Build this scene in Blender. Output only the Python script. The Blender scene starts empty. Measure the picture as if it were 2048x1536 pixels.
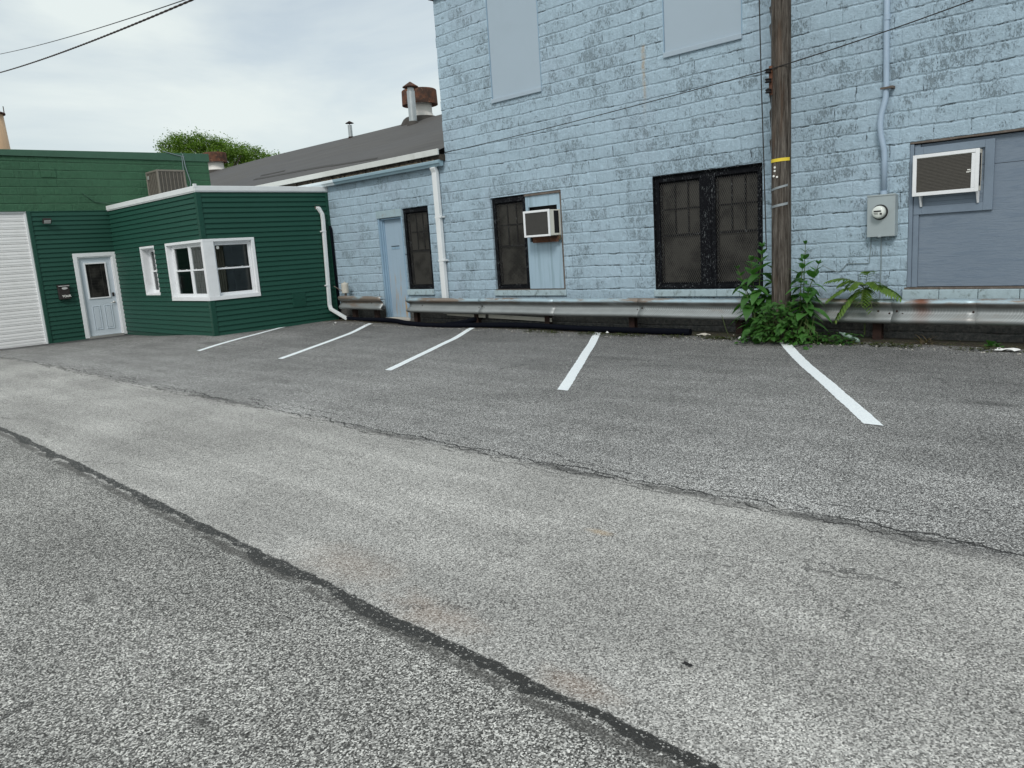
import bpy, math, random
from mathutils import Vector, Matrix
R = math.radians
rnd = random.Random(7)
scene = bpy.context.scene
col = scene.collection

# ------------------------------------------------------------------ nodes
class NT:
    def __init__(s, name):
        s.m = bpy.data.materials.new(name); s.m.use_nodes = True
        s.t = s.m.node_tree; s.t.nodes.clear()
        s.out = s.t.nodes.new('ShaderNodeOutputMaterial')
        s.tc = s.t.nodes.new('ShaderNodeTexCoord')
        s.P = s.tc.outputs['Object']
    def n(s, ty, ins=None, **pr):
        nd = s.t.nodes.new(ty)
        for k, v in pr.items(): setattr(nd, k, v)
        for k, v in (ins or {}).items(): s.put(nd.inputs[k], v)
        return nd
    def put(s, sock, v):
        if isinstance(v, bpy.types.NodeSocket): s.t.links.new(v, sock)
        elif v is not None:
            if sock.type == 'RGBA' and isinstance(v, (int, float)): v = (v, v, v, 1)
            elif sock.type == 'RGBA' and len(v) == 3: v = (*v, 1)
            elif sock.type == 'VECTOR' and isinstance(v, (int, float)): v = (v, v, v)
            sock.default_value = v
    def noise(s, sc, det=2.0, ro=.5, vec=None, o='Fac', dist=0):
        return s.n('ShaderNodeTexNoise', {'Vector': vec or s.P, 'Scale': sc, 'Detail': det, 'Roughness': ro, 'Distortion': dist}).outputs[o]
    def vor(s, sc, vec=None, o='Color', feature='F1', rand=1):
        nd = s.n('ShaderNodeTexVoronoi', {'Vector': vec or s.P, 'Scale': sc}, feature=feature)
        nd.inputs['Randomness'].default_value = rand
        return nd.outputs[o]
    def ramp(s, f, stops, interp='LINEAR'):
        nd = s.n('ShaderNodeValToRGB', {'Fac': f}); cr = nd.color_ramp; cr.interpolation = interp
        while len(cr.elements) < len(stops): cr.elements.new(.5)
        for e, (p, c) in zip(cr.elements, stops):
            e.position = p; e.color = (c, c, c, 1) if isinstance(c, (int, float)) else (*c, 1)
        return nd.outputs['Color']
    def mix(s, f, a, b, mode='MIX'):
        nd = s.n('ShaderNodeMix', data_type='RGBA', blend_type=mode)
        s.put(nd.inputs[0], f); s.put(nd.inputs[6], a); s.put(nd.inputs[7], b)
        return nd.outputs[2]
    def ma(s, op, a, b=None, c=None, clamp=False):
        nd = s.n('ShaderNodeMath', operation=op, use_clamp=clamp)
        s.put(nd.inputs[0], a)
        if b is not None: s.put(nd.inputs[1], b)
        if c is not None: s.put(nd.inputs[2], c)
        return nd.outputs[0]
    def ss(s, v, a, b, lo=0., hi=1.):
        nd = s.n('ShaderNodeMapRange', {'Value': v, 'From Min': a, 'From Max': b, 'To Min': lo, 'To Max': hi}, interpolation_type='SMOOTHSTEP')
        return nd.outputs[0]
    def xyz(s, v=None):
        nd = s.n('ShaderNodeSeparateXYZ', {0: v or s.P}); return nd.outputs
    def comb(s, x=0., y=0., z=0.): return s.n('ShaderNodeCombineXYZ', {0: x, 1: y, 2: z}).outputs[0]
    def vm(s, op, a, b): return s.n('ShaderNodeVectorMath', {0: a, 1: b}, operation=op).outputs[0]
    def bump(s, h, dist=.01, st=1., nrm=None):
        nd = s.n('ShaderNodeBump', {'Height': h, 'Distance': dist, 'Strength': st})
        if nrm is not None: s.put(nd.inputs['Normal'], nrm)
        return nd.outputs[0]
    def done(s, colr, rough=.8, metal=0., nrm=None, spec=.4, **kw):
        b = s.n('ShaderNodeBsdfPrincipled')
        s.put(b.inputs['Base Color'], colr); s.put(b.inputs['Roughness'], rough); s.put(b.inputs['Metallic'], metal)
        s.put(b.inputs['Specular IOR Level'], spec)
        if nrm is not None: s.put(b.inputs['Normal'], nrm)
        for k, v in kw.items(): s.put(b.inputs[k.replace('_', ' ')], v)
        s.t.links.new(b.outputs[0], s.out.inputs[0]); s.b = b
        return s.m

def simple(name, c, rough=.6, metal=0., var=.12, sc=6., bump=.0, bsc=60., spec=.4, dirt=0., dirtc=(.1, .09, .07)):
    t = NT(name)
    f = t.noise(sc, 5, .6)
    lo = tuple(x*(1-var) for x in c); hi = tuple(min(1, x*(1+var)) for x in c)
    k = t.mix(f, lo, hi)
    if dirt:
        g = t.ss(t.noise(sc*.6, 6, .7, dist=.4), .5, .72, 0, dirt)
        k = t.mix(g, k, dirtc)
    nr = t.bump(t.noise(bsc, 4, .6), .004, bump) if bump else None
    return t.done(k, rough, metal, nr, spec)

M = {}
# --- asphalt -------------------------------------------------------
def ground_mat():
    t = NT('chipped asphalt'); X, Y, Z = t.xyz()
    wob = t.ma('MULTIPLY', t.ma('SUBTRACT', t.noise(1.9, 7, .68), .5), .30)
    wob2 = t.ma('MULTIPLY', t.ma('SUBTRACT', t.noise(5, 4, .65), .5), .05)
    Yb = t.ma('ADD', Y, wob)
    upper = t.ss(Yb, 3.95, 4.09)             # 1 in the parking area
    lower = t.ss(t.ma('ADD', Y, wob2), 1.87, 1.85)
    fine = t.vor(190); v1 = t.xyz(fine)[0]
    coarse = t.vor(168, t.vm('ADD', t.P, (3.1, 7.7, 0))); v2 = t.xyz(coarse)[1]
    vs = t.mix(t.noise(30, 2), v1, v2)
    val = t.mix(t.ma('MAXIMUM', upper, lower), t.mix(.35, v2, vs), v2)
    gr_lane = t.ramp(val, [(0, .05), (.22, .17), (.5, .34), (.8, .56), (1, .82)])
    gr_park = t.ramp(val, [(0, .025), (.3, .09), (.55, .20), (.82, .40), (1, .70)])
    gr_low = t.ramp(val, [(0, .03), (.28, .085), (.52, .20), (.78, .42), (1, .75)])
    lane = t.mix(1., gr_lane, (1.0, .98, .935), 'MULTIPLY')
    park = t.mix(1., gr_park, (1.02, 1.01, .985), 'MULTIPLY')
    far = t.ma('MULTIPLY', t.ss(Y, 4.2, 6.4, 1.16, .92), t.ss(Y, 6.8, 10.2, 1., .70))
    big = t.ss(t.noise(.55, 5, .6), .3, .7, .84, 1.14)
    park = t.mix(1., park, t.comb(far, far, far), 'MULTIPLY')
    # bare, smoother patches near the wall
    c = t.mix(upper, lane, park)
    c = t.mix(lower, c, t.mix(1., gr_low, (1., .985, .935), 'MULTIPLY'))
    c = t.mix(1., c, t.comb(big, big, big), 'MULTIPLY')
    streak = t.ss(t.noise(1., 5, .6, t.vm('MULTIPLY', t.P, (.5, 3.2, 1))), .35, .7, .88, 1.1)
    c = t.mix(1., c, t.comb(streak, streak, streak), 'MULTIPLY')
    # lighter sandy patches in the lane
    # rusty brown stains
    def blob(x, y, rx, ry, k=.7):
        d = t.n('ShaderNodeVectorMath', {0: t.vm('MULTIPLY', t.vm('SUBTRACT', t.P, (x, y, 0)), (1/rx, 1/ry, 0))}, operation='LENGTH').outputs['Value']
        d = t.ma('ADD', d, t.ma('MULTIPLY', t.noise(7, 5, .7), .9))
        return t.ss(d, 1.25, .45, 0, k)
    c = t.mix(blob(-3.35, 2.1, .75, .33, .42), c, t.mix(.5, c, (.33, .22, .15)))
    c = t.mix(blob(-2.55, 2.0, .55, .22, .45), c, t.mix(.5, c, (.36, .22, .14)))
    c = t.mix(blob(-1.7, 1.95, .35, .14, .4), c, t.mix(.5, c, (.4, .24, .15)))
    c = t.mix(blob(-2.55, 3.2, .16, .06, .7), c, t.mix(.5, c, (.45, .28, .10)))
    for a in ((-1.55, 7.4, .5, .16, .55), (-3.2, 5.4, .35, .13, .3), (-2.6, .95, .12, .07, .6), (-4.1, 1.05, .16, .08, .5), (-2.0, .93, .14, .06, .6), (-15.3, 6.9, .8, .3, .5), (-9.3, 5.1, .5, .2, .25), (-6.2, 8.3, 1.2, .3, .3), (-12.5, 7.6, 1.2, .5, .25)):
        c = t.mix(blob(*a), c, (.035, .034, .033))
    # soil strip under the rail
    soil = t.ss(t.ma('ADD', Y, t.ma('MULTIPLY', t.noise(4, 6, .7), .35)), 10.44, 10.56)
    soil = t.ma('MULTIPLY', soil, t.ss(X, -16.7, -16.3))
    sc_ = t.ramp(t.noise(14, 8, .75), [(.3, (.012, .010, .008)), (.5, (.045, .037, .028)), (.62, (.035, .05, .015)), (.8, (.12, .105, .08))])
    c = t.mix(soil, c, sc_)
    # ground turns darker at the building foot on the left
    seam = t.ma('MULTIPLY', t.ss(X, -21.0, -21.5), .75)
    c = t.mix(seam, c, (.03, .03, .032))
    # tar sealed joint
    e1 = t.ma('ADD', Y, t.ma('MULTIPLY', t.ma('SUBTRACT', t.noise(11, 7, .82), .5), .085))
    e1 = t.ma('ADD', e1, t.ma('MULTIPLY', t.ma('SUBTRACT', t.noise(1.6, 3, .6), .5), .10))
    skew = t.ma('SUBTRACT', e1, t.ma('MULTIPLY', t.ss(X, -1, -10), .10))
    wv_ = t.ma('MULTIPLY', t.ss(t.noise(2.3, 4, .65), .35, .65, -.028, .030), 1.)
    tar = t.ma('MULTIPLY', t.ss(t.ma('ADD', skew, wv_), 1.800, 1.810), t.ss(skew, 1.882, 1.872))
    tar2 = t.ma('MULTIPLY', t.ss(skew, 1.735, 1.76), t.ss(skew, 1.81, 1.8))
    tar2 = t.ma('MULTIPLY', tar2, t.ss(t.noise(3.5, 5, .7), .36, .5, 0, .7))
    tarmask = t.ma('MULTIPLY', tar, t.ma('MULTIPLY', t.ss(t.noise(19, 6, .82), .36, .46, .2, 1), t.ss(v2, .97, .93, .45, 1)))
    c = t.mix(tar2, c, (.062, .060, .056))
    c = t.mix(tarmask, c, (.030, .029, .027))
    # ragged joint between lane and parking bay
    def crack(y0, amp, sc, w, seedv, lo, hi, k=.9):
        vv = t.vm('ADD', t.vm('MULTIPLY', t.P, (1, .12, 0)), seedv)
        yy = t.ma('ADD', Y, t.ma('MULTIPLY', t.ma('SUBTRACT', t.noise(sc, 6, .68, vv), .5), amp))
        d = t.ma('ABSOLUTE', t.ma('SUBTRACT', yy, y0))
        wn = t.ma('MULTIPLY', t.noise(6, 4, .7, t.vm('ADD', t.P, seedv)), w*2)
        m = t.ss(d, wn, t.ma('MULTIPLY', wn, .35))
        return t.ma('MULTIPLY', m, t.ss(t.noise(1.6, 4, .6, t.vm('ADD', t.P, seedv)), lo, hi, 0, k))
    c = t.mix(crack(4.02, .30, 1.9, .060, (0, 0, 0), .47, .58, .50), c, (.05, .049, .047))
    c = t.mix(crack(4.08, .36, 2.3, .013, (1, 0, 0), .40, .50, .88), c, (.012, .012, .012))
    c = t.mix(crack(4.16, .5, 1.1, .009, (9, 3, 0), .5, .56, .8), c, (.015, .015, .015))
    c = t.mix(crack(3.94, .3, 1.7, .01, (2, 13, 0), .45, .52, .7), c, (.02, .02, .02))
    for a in ((-1.05, 3.98, .75, .17, .62), (-1.75, 4.02, .5, .10, .45), (-3.4, 4.02, .55, .07, .4)):
        c = t.mix(blob(*a), c, t.mix(1., c, (.30, .30, .31), 'MULTIPLY'))
    c = t.mix(crack(4.02, .5, 2.4, .012, (6, 6, 0), .40, .50, .85), c, (.012, .012, .012))
    c = t.mix(crack(4.28, .7, .9, .008, (3, 5, 0), .48, .54, .85), c, (.014, .014, .014))
    # hairline cracks
    wv = t.vm('ADD', t.P, t.vm('MULTIPLY', t.n('ShaderNodeTexNoise', {'Vector': t.P, 'Scale': 2.2, 'Detail': 5., 'Roughness': .7}).outputs['Color'], (.6, .6, 0)))
    ed = t.vor(.42, wv, 'Distance', 'DISTANCE_TO_EDGE')
    hc = t.ma('MULTIPLY', t.ss(ed, .0026, .0006), t.ss(t.noise(.8, 3), .42, .52, 0, .6))
    c = t.mix(hc, c, (.03, .03, .03))
    h = t.ma('MULTIPLY', t.vor(105, t.vm('ADD', t.P, (3.1, 7.7, 0)), 'Distance'), -1)
    h = t.ma('ADD', h, t.ma('MULTIPLY', tarmask, .3))
    nr = t.bump(h, .006, .55)
    nr = t.bump(t.noise(2.2, 4, .6), .03, .25, nr)
    return t.done(c, t.mix(tarmask, .85, .5), 0, nr, .3)
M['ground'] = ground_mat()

# --- painted block walls ------------------------------------------
def block_mat(name, base, dark, jit=1., gthr=.53, zoff=.07, wear=.6, seam=.75, rough=.75, rust=True, lo=.0, joint=(.025, .03, .032), wins=()):
    t = NT(name); X, Y, Z = t.xyz()
    dn = t.n('ShaderNodeTexNoise', {'Vector': t.P, 'Scale': 1.1, 'Detail': 3., 'Roughness': .55}).outputs['Color']
    dn2 = t.n('ShaderNodeTexNoise', {'Vector': t.P, 'Scale': 9., 'Detail': 5., 'Roughness': .72}).outputs['Color']
    off = t.vm('ADD', t.vm('MULTIPLY', t.vm('SUBTRACT', dn, (.5, .5, .5)), (.10*jit, .05*jit, 0)), t.vm('MULTIPLY', t.vm('SUBTRACT', dn2, (.5, .5, .5)), (.06*jit, .045*jit, 0)))
    ox, oz, _ = t.xyz(off)
    zr = t.ma('DIVIDE', t.ma('ADD', t.ma('ADD', Z, zoff), oz), .2)
    row = t.ma('FLOOR', zr); fz = t.ma('FRACT', zr)
    rowr = t.n('ShaderNodeTexWhiteNoise', {'W': row}, noise_dimensions='1D').outputs['Value']
    par = t.ma('FRACT', t.ma('MULTIPLY', row, .5))
    u = t.ma('DIVIDE', t.ma('ADD', t.ma('ADD', t.ma('ADD', X, Y), ox), t.ma('MULTIPLY_ADD', rowr, .13, t.ma('MULTIPLY', par, .42))), .405)
    fu = t.ma('FRACT', u); cu = t.ma('FLOOR', u)
    per = t.n('ShaderNodeTexWhiteNoise', {'Vector': t.comb(cu, row, 0.)}, noise_dimensions='3D').outputs['Value']
    per2 = t.n('ShaderNodeTexWhiteNoise', {'Vector': t.comb(row, cu, 3.)}, noise_dimensions='3D').outputs['Value']
    dz = t.ma('MULTIPLY', t.ma('MINIMUM', fz, t.ma('SUBTRACT', 1., fz)), .2)
    du = t.ma('MULTIPLY', t.ma('MINIMUM', fu, t.ma('SUBTRACT', 1., fu)), .405)
    hj = t.ss(dz, .020, .002); vj = t.ss(du, .014, .002)
    mort = t.ma('MAXIMUM', hj, t.ma('MULTIPLY', vj, .45))
    big = t.noise(.5, 5, .6); mid = t.noise(3.2, 5, .65)
    k = t.mix(t.ss(big, .3, .7), tuple(x*.92 for x in base), tuple(min(1, x*1.08) for x in base))
    k = t.mix(t.ma('MULTIPLY', per, .20), k, tuple(x*.74 for x in base))
    k = t.mix(t.ss(mid, .45, .75, 0, .3), k, (base[0]*.85, base[1]*.9, base[2]*.88))
    k = t.mix(t.ss(t.noise(1.1, 3, .6, t.vm('ADD', t.P, (7, 3, 1))), .5, .68, 0, .35), k, (base[0]*1.0, base[1]*.93, base[2]*.95))
    SP = t.vm('MULTIPLY', t.P, (1, 1, .5))
    n1 = t.noise(55, 8, .85, SP); n2 = t.noise(17, 6, .78, SP)
    area = t.ma('MULTIPLY', t.ss(t.noise(1.3, 4, .65), .30, .58, .1, 1), t.ss(per2, .1, .7, .6, 1))
    # wear concentrates away from the block edges
    inn = t.ma('MULTIPLY', t.ss(dz, .006, .03, .75, 1), t.ss(du, .006, .03, .8, 1))
    area = t.ma('MULTIPLY', area, inn)
    area = t.ma('MAXIMUM', area, t.ma('MULTIPLY', t.ss(t.noise(4.5, 3, .6), .55, .66), .9))
    for (a, b_, c_, d_) in wins:
        mk = t.ma('MULTIPLY', t.ma('MULTIPLY', t.ss(X, a-.04, a+.0), t.ss(X, b_+.04, b_)), t.ma('MULTIPLY', t.ss(Z, d_-.01, d_), t.ss(Z, d_+.22, d_+.19)))
        area = t.ma('MAXIMUM', area, t.ma('MULTIPLY', mk, .95))
        mk2 = t.ma('MULTIPLY', t.ma('MULTIPLY', t.ss(X, a-.2, a+.1), t.ss(X, b_+.2, b_-.1)), t.ma('MULTIPLY', t.ss(Z, c_-.5, c_-.1), t.ss(Z, c_, c_-.02)))
        area = t.ma('MAXIMUM', area, t.ma('MULTIPLY', mk2, t.ss(mid, .4, .6, .3, 1)))
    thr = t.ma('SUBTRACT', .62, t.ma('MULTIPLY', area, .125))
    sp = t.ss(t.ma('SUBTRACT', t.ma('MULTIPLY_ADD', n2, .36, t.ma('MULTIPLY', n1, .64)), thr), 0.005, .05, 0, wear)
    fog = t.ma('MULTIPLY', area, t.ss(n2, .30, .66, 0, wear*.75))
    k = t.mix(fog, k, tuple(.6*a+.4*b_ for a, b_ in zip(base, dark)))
    k = t.mix(t.ss(t.noise(13, 7, .8, SP), .36, .62, .32, 0), k, tuple(x*.70 for x in base))  # dark, then light mottle: relief shading painted in, along with peeled and dirty paint
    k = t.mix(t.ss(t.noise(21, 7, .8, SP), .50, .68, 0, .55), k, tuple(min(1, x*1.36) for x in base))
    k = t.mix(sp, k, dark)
    g1 = t.noise(2.1, 6, .78, t.vm('ADD', t.P, (5, 2, 1)))
    oh = t.ma('MULTIPLY', t.ss(dz, .0085, .003), t.ss(g1, gthr, gthr+.08, .0, seam))
    ov = t.ma('MULTIPLY', t.ss(du, .006, .002), t.ss(t.noise(3.1, 5, .75), .57, .64, .0, seam))
    open_ = t.ma('MAXIMUM', oh, ov)
    k = t.mix(t.ma('MULTIPLY', mort, t.ss(g1, .38, .62, .04, .30)), k, tuple(x*.66 for x in base))
    k = t.mix(t.ma('MULTIPLY', t.ma('MULTIPLY', t.ss(fz, .80, .90), t.ss(fz, .97, .92)), t.ss(n2, .4, .6, 0, .35)), k, tuple(min(1, x*1.3) for x in base))  # painted highlight: lighter line along the upper block edges
    k = t.mix(open_, k, joint)
    ft = t.ma('ADD', Z, t.ma('MULTIPLY', t.noise(5, 6, .7), .35))
    k = t.mix(t.ss(ft, .66, .50, 0, .95*lo), k, t.ramp(t.noise(22, 6, .75), [(.35, (.03, .028, .025)), (.6, (.10, .09, .078)), (.75, (.20, .20, .19))]))
    if rust:
        dx = t.ma('ABSOLUTE', t.ma('ADD', t.ma('ADD', X, 7.30), t.ma('MULTIPLY', t.ma('SUBTRACT', t.noise(5, 4, .7), .5), .12)))
        rs = t.ma('MULTIPLY', t.ss(dx, .06, .0), t.ma('MULTIPLY', t.ss(Z, 3.3, 4.2), t.ss(Z, 4.6, 4.5)))
        rs = t.ma('MULTIPLY', rs, t.ss(t.noise(9, 5, .7), .35, .6, .15, .75))
        k = t.mix(rs, k, (.42, .32, .20))
    h = t.ma('ADD', t.ma('MULTIPLY', t.noise(26, 7, .75), .55), t.ma('MULTIPLY', t.noise(7, 4, .6), .55))
    h = t.ma('SUBTRACT', h, t.ma('MULTIPLY', mort, .30)); h = t.ma('SUBTRACT', h, t.ma('MULTIPLY', open_, .8))
    h = t.ma('SUBTRACT', h, t.ma('MULTIPLY', sp, .25)); h = t.ma('ADD', h, t.ma('MULTIPLY', per, .5))
    nr = t.bump(h, .032, 1.)
    return t.done(k, rough, 0, nr, .3)
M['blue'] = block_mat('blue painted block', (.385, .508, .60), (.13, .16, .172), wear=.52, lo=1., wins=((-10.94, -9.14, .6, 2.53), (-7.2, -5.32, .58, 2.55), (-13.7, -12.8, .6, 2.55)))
M['greenblock'] = block_mat('green painted block', (.042, .125, .068), (.026, .08, .045), jit=.3, gthr=.44, wear=.25, seam=.55, rust=False, zoff=.05, rough=.55, joint=(.10, .22, .14))

def siding_mat():
    t = NT('green vinyl siding')
    k = t.mix(t.noise(.8, 4, .6), (.009, .057, .039), (.014, .073, .052))
    g = t.noise(90, 3, .6, t.vm('MULTIPLY', t.P, (.08, .08, 1)))
    k = t.mix(t.ss(t.noise(2.5, 5, .7), .5, .8, 0, .25), k, (.02, .075, .06))
    return t.done(k, .58, 0, t.bump(g, .002, .5), .3)
M['siding'] = siding_mat()
M['sidingtrim'] = simple('green trim', (.009, .060, .041), .4, var=.1)
M['greencap'] = simple('green coping', (.045, .115, .075), .5, var=.15, dirt=.3, dirtc=(.03, .07, .04))
M['white'] = simple('white painted trim', (.78, .80, .82), .45, var=.05, sc=3, dirt=.22, dirtc=(.5, .5, .48))
M['whitemetal'] = simple('white coil trim', (.74, .77, .78), .4, var=.06, sc=2, dirt=.25, dirtc=(.45, .46, .45))
M['downspout'] = simple('white gutter pipe', (.72, .75, .76), .4, var=.07, sc=3, dirt=.3, dirtc=(.4, .42, .42))
M['cream'] = simple('aged cream metal', (.68, .66, .58), .45, var=.06, sc=5, dirt=.25, dirtc=(.4, .36, .28))
M['boxside'] = M['cream']
M['bluedoor'] = simple('pale blue door skin', (.56, .63, .69), .45, var=.04, sc=2)
def streak_mat(name, base, stain, st_lo=.5, stk=.6, rough=.6, rustk=.0):
    t = NT(name)
    v = t.vm('MULTIPLY', t.P, (14, 14, .7))
    k = t.mix(t.noise(1.5, 4, .6), tuple(x*.9 for x in base), tuple(x*1.07 for x in base))
    k = t.mix(t.ss(t.noise(1, 5, .65, v), st_lo, st_lo+.2, 0, stk), k, stain)
    k = t.mix(t.ss(t.noise(30, 7, .8), .62, .68, 0, .5), k, tuple(x*.4 for x in base))
    if rustk: k = t.mix(t.ma('MULTIPLY', t.ss(t.noise(1.2, 5, .6, t.vm('ADD', t.vm('MULTIPLY', t.P, (11, 11, .9)), (2.1, 0, 0))), .54, .68, 0, rustk), t.ss(t.xyz()[2], 1.5, .7)), k, (.42, .27, .12))
    return t.done(k, rough, 0, t.bump(t.noise(60, 5, .7), .003, .4), .35)
M['panelblue'] = streak_mat('weathered blue panel', (.34, .46, .55), (.13, .20, .22), .47, stk=.36)
M['doorblue'] = streak_mat('weathered blue door', (.31, .41, .50), (.22, .29, .33), .55, stk=.22, rustk=.9)
M['jambblue'] = streak_mat('weathered blue jamb', (.25, .37, .48), (.16, .24, .3), .5)
M['upperboard'] = simple('flat blue panel', (.35, .43, .50), .55, var=.05, sc=1.4, bump=.15, bsc=40, dirt=.25, dirtc=(.30, .37, .42))
M['sillblue'] = simple('worn blue sill', (.36, .46, .50), .8, var=.2, sc=14, bump=.5, dirt=.75, dirtc=(.10, .12, .11))
M['lintel'] = simple('worn lintel', (.30, .40, .44), .8, var=.2, sc=9, bump=.5, dirt=.7, dirtc=(.24, .22, .19))
def ply_mat():
    t = NT('painted plywood')
    v = t.vm('MULTIPLY', t.P, (1.2, 1.2, 11))
    g = t.noise(3, 6, .65, v, dist=1.2)
    k = t.mix(t.noise(.9, 4), (.16, .205, .26), (.20, .245, .30))
    k = t.mix(t.ss(g, .42, .66, 0, .5), k, (.12, .165, .225))
    k = t.mix(t.ss(t.noise(2.4, 5, .7), .6, .75, 0, .25), k, (.24, .30, .37))
    return t.done(k, .6, 0, t.bump(g, .006, .7), .35)
M['ply'] = ply_mat()
M['plytrim'] = simple('painted board trim', (.175, .225, .285), .6, var=.12, sc=5, bump=.3, bsc=30, dirt=.2, dirtc=(.1, .13, .17))
M['oldwood'] = simple('bare weathered wood', (.12, .10, .085), .85, var=.5, sc=25, bump=.6, dirt=.4, dirtc=(.3, .27, .24))
def chip_black():
    t = NT('flaking black paint')
    v = t.vm('MULTIPLY', t.P, (1, 1, .35))
    f = t.ma('MULTIPLY', t.ss(t.noise(60, 7, .85, v), .56, .62, 0, .9), t.ss(t.noise(5, 4, .6), .42, .55, .15, 1))
    k = t.mix(f, (.0035, .004, .006), (.22, .24, .25))
    return t.done(k, .75, 0, t.bump(t.noise(60, 5, .8, v), .005, .8), .12)
M['black'] = chip_black()
M['mesh'] = simple('black expanded metal', (.085, .08, .072), .5, var=.4, sc=20)
def pane_mat():
    t = NT('dirty dark glass')
    k = t.mix(t.ss(t.noise(2.6, 3, .6), .35, .62), (.007, .007, .007), (.042, .040, .036))
    k = t.mix(t.ss(t.noise(7, 5, .7), .6, .75, 0, .35), k, (.07, .062, .05))
    return t.done(k, .3, 0, None, .2)
M['pane'] = pane_mat()
def glass_mat():
    t = NT('window glass')
    tr = t.n('ShaderNodeBsdfTransparent', {'Color': (.72, .78, .76)})
    gl = t.n('ShaderNodeBsdfGlossy', {'Color': (.85, .9, .9), 'Roughness': .01})
    fr = t.n('ShaderNodeFresnel', {'IOR': 1.6})
    mx = t.n('ShaderNodeMixShader'); t.put(mx.inputs[0], fr.outputs[0])
    t.t.links.new(tr.outputs[0], mx.inputs[1]); t.t.links.new(gl.outputs[0], mx.inputs[2])
    t.t.links.new(mx.outputs[0], t.out.inputs[0]); return t.m
M['glass'] = glass_mat()
M['room'] = simple('dim interior plaster', (.30, .31, .30), .8, var=.15, sc=1.5)
M['curtain'] = simple('beige curtain', (.42, .38, .33), .8, var=.15, sc=8)
def roof_mat():
    t = NT('grey roofing felt')
    v = t.vm('MULTIPLY', t.P, (.25, 2.2, 2.2))
    s_ = t.noise(1.4, 5, .65, v, dist=.6)
    k = t.mix(s_, (.040, .037, .035), (.108, .103, .099))
    k = t.mix(t.ss(t.noise(.35, 3), .45, .7, 0, .5), k, (.075, .075, .08))
    return t.done(k, .7, 0, t.bump(s_, .05, .5), .4)
M['roof'] = roof_mat()
M['roofstrip'] = simple('dark roof strip', (.045, .042, .04), .7)
M['fascia'] = simple('white fascia', (.60, .62, .60), .5, var=.08, sc=3, dirt=.35, dirtc=(.3, .3, .27))
M['rot'] = simple('rotten eave board', (.045, .038, .03), .9, var=.8, sc=30, bump=.8, dirt=.4, dirtc=(.15, .13, .1))
M['gutter'] = simple('pale blue gutter', (.25, .36, .42), .45, var=.12, sc=3, dirt=.3, dirtc=(.2, .26, .28))
M['gutterwhite'] = simple('white gutter', (.66, .74, .78), .45, var=.08, sc=3)
def rust_mat(name, a=(.15, .065, .038), b=(.055, .035, .028), c=(.34, .18, .11)):
    t = NT(name)
    k = t.mix(t.ss(t.noise(4, 6, .7), .35, .65), b, a)
    k = t.mix(t.ss(t.noise(9, 6, .75, t.vm('ADD', t.P, (3, 1, 2))), .55, .7, 0, .8), k, c)
    return t.done(k, .85, .1, t.bump(t.noise(30, 5, .7), .006, .6), .3)
M['rust'] = rust_mat('rusted steel')
M['postrust'] = rust_mat('rusty post', (.035, .018, .014), (.018, .012, .010), (.06, .03, .022))
M['ventwhite'] = simple('chalky white metal', (.72, .70, .66), .6, var=.08, sc=5, dirt=.3, dirtc=(.35, .27, .2))
M['galv'] = simple('galvanised pipe', (.42, .45, .46), .35, .7, var=.2, sc=6)
M['tar'] = simple('roof cement', (.05, .045, .04), .8, var=.3)
def rail_mat():
    t = NT('galvanised rail'); X, Y, Z = t.xyz()
    k = t.mix(t.noise(3, 5, .65, t.vm('MULTIPLY', t.P, (1, 1, 4))), (.22, .24, .245), (.38, .40, .40))
    # curved scrape marks
    w = t.n('ShaderNodeTexWave', {'Vector': t.comb(t.ma('ADD', X, t.ma('MULTIPLY', t.ma('POWER', t.ma('ABSOLUTE', t.ma('SUBTRACT', Z, .47)), 2.), 4.)), 0., 0.), 'Scale': 9., 'Distortion': 3., 'Detail': 3., 'Detail Scale': 1.6}, wave_type='BANDS', bands_direction='X').outputs['Fac']
    zone = t.ma('MULTIPLY', t.ss(Z, .30, .35), t.ss(Z, .50, .44))
    k = t.mix(t.ma('MULTIPLY', t.ma('MULTIPLY', t.ss(w, .62, .95), zone), t.ss(t.noise(.9, 3), .4, .6, .1, .55)), k, (.55, .58, .57))
    bl = t.ma('MULTIPLY', t.ss(t.ma('ADD', Z, t.ma('MULTIPLY', t.noise(2.5, 5, .6), .06)), .555, .585), t.ss(t.noise(1.1, 4, .6), .30, .5, .35, .95))
    k = t.mix(bl, k, (.40, .52, .58))
    ru = t.ss(t.ma('ADD', t.noise(1.0, 6, .7, t.vm('MULTIPLY', t.P, (.8, 1, 5))), t.ss(Z, .48, .56, 0, .10)), .56, .68, 0, .8)
    ru = t.ma('MULTIPLY', ru, t.ss(Z, .36, .5, .25, 1))
    k = t.mix(ru, k, (.24, .15, .09))
    d = t.ma('ABSOLUTE', t.ma('ADD', X, 3.05)); sp = t.ma('MULTIPLY', t.ss(t.ma('ADD', d, t.ma('MULTIPLY', t.noise(9, 5, .7), .15)), .24, .08), t.ss(Z, .33, .56, .25, .9))
    k = t.mix(sp, k, (.20, .07, .035))
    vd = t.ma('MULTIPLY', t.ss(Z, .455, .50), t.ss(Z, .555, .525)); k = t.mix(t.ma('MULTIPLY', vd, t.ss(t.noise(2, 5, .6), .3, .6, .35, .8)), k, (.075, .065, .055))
    d2 = t.ss(t.noise(6, 6, .8, t.vm('MULTIPLY', t.P, (1, 1, 2))), .66, .72, 0, .7)
    k = t.mix(t.ma('MULTIPLY', d2, t.ss(Z, .5, .57)), k, (.62, .60, .50))
    return t.done(k, .48, .45, t.bump(t.noise(5, 5, .6), .01, .3), .5)
M['rail'] = rail_mat()
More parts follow.
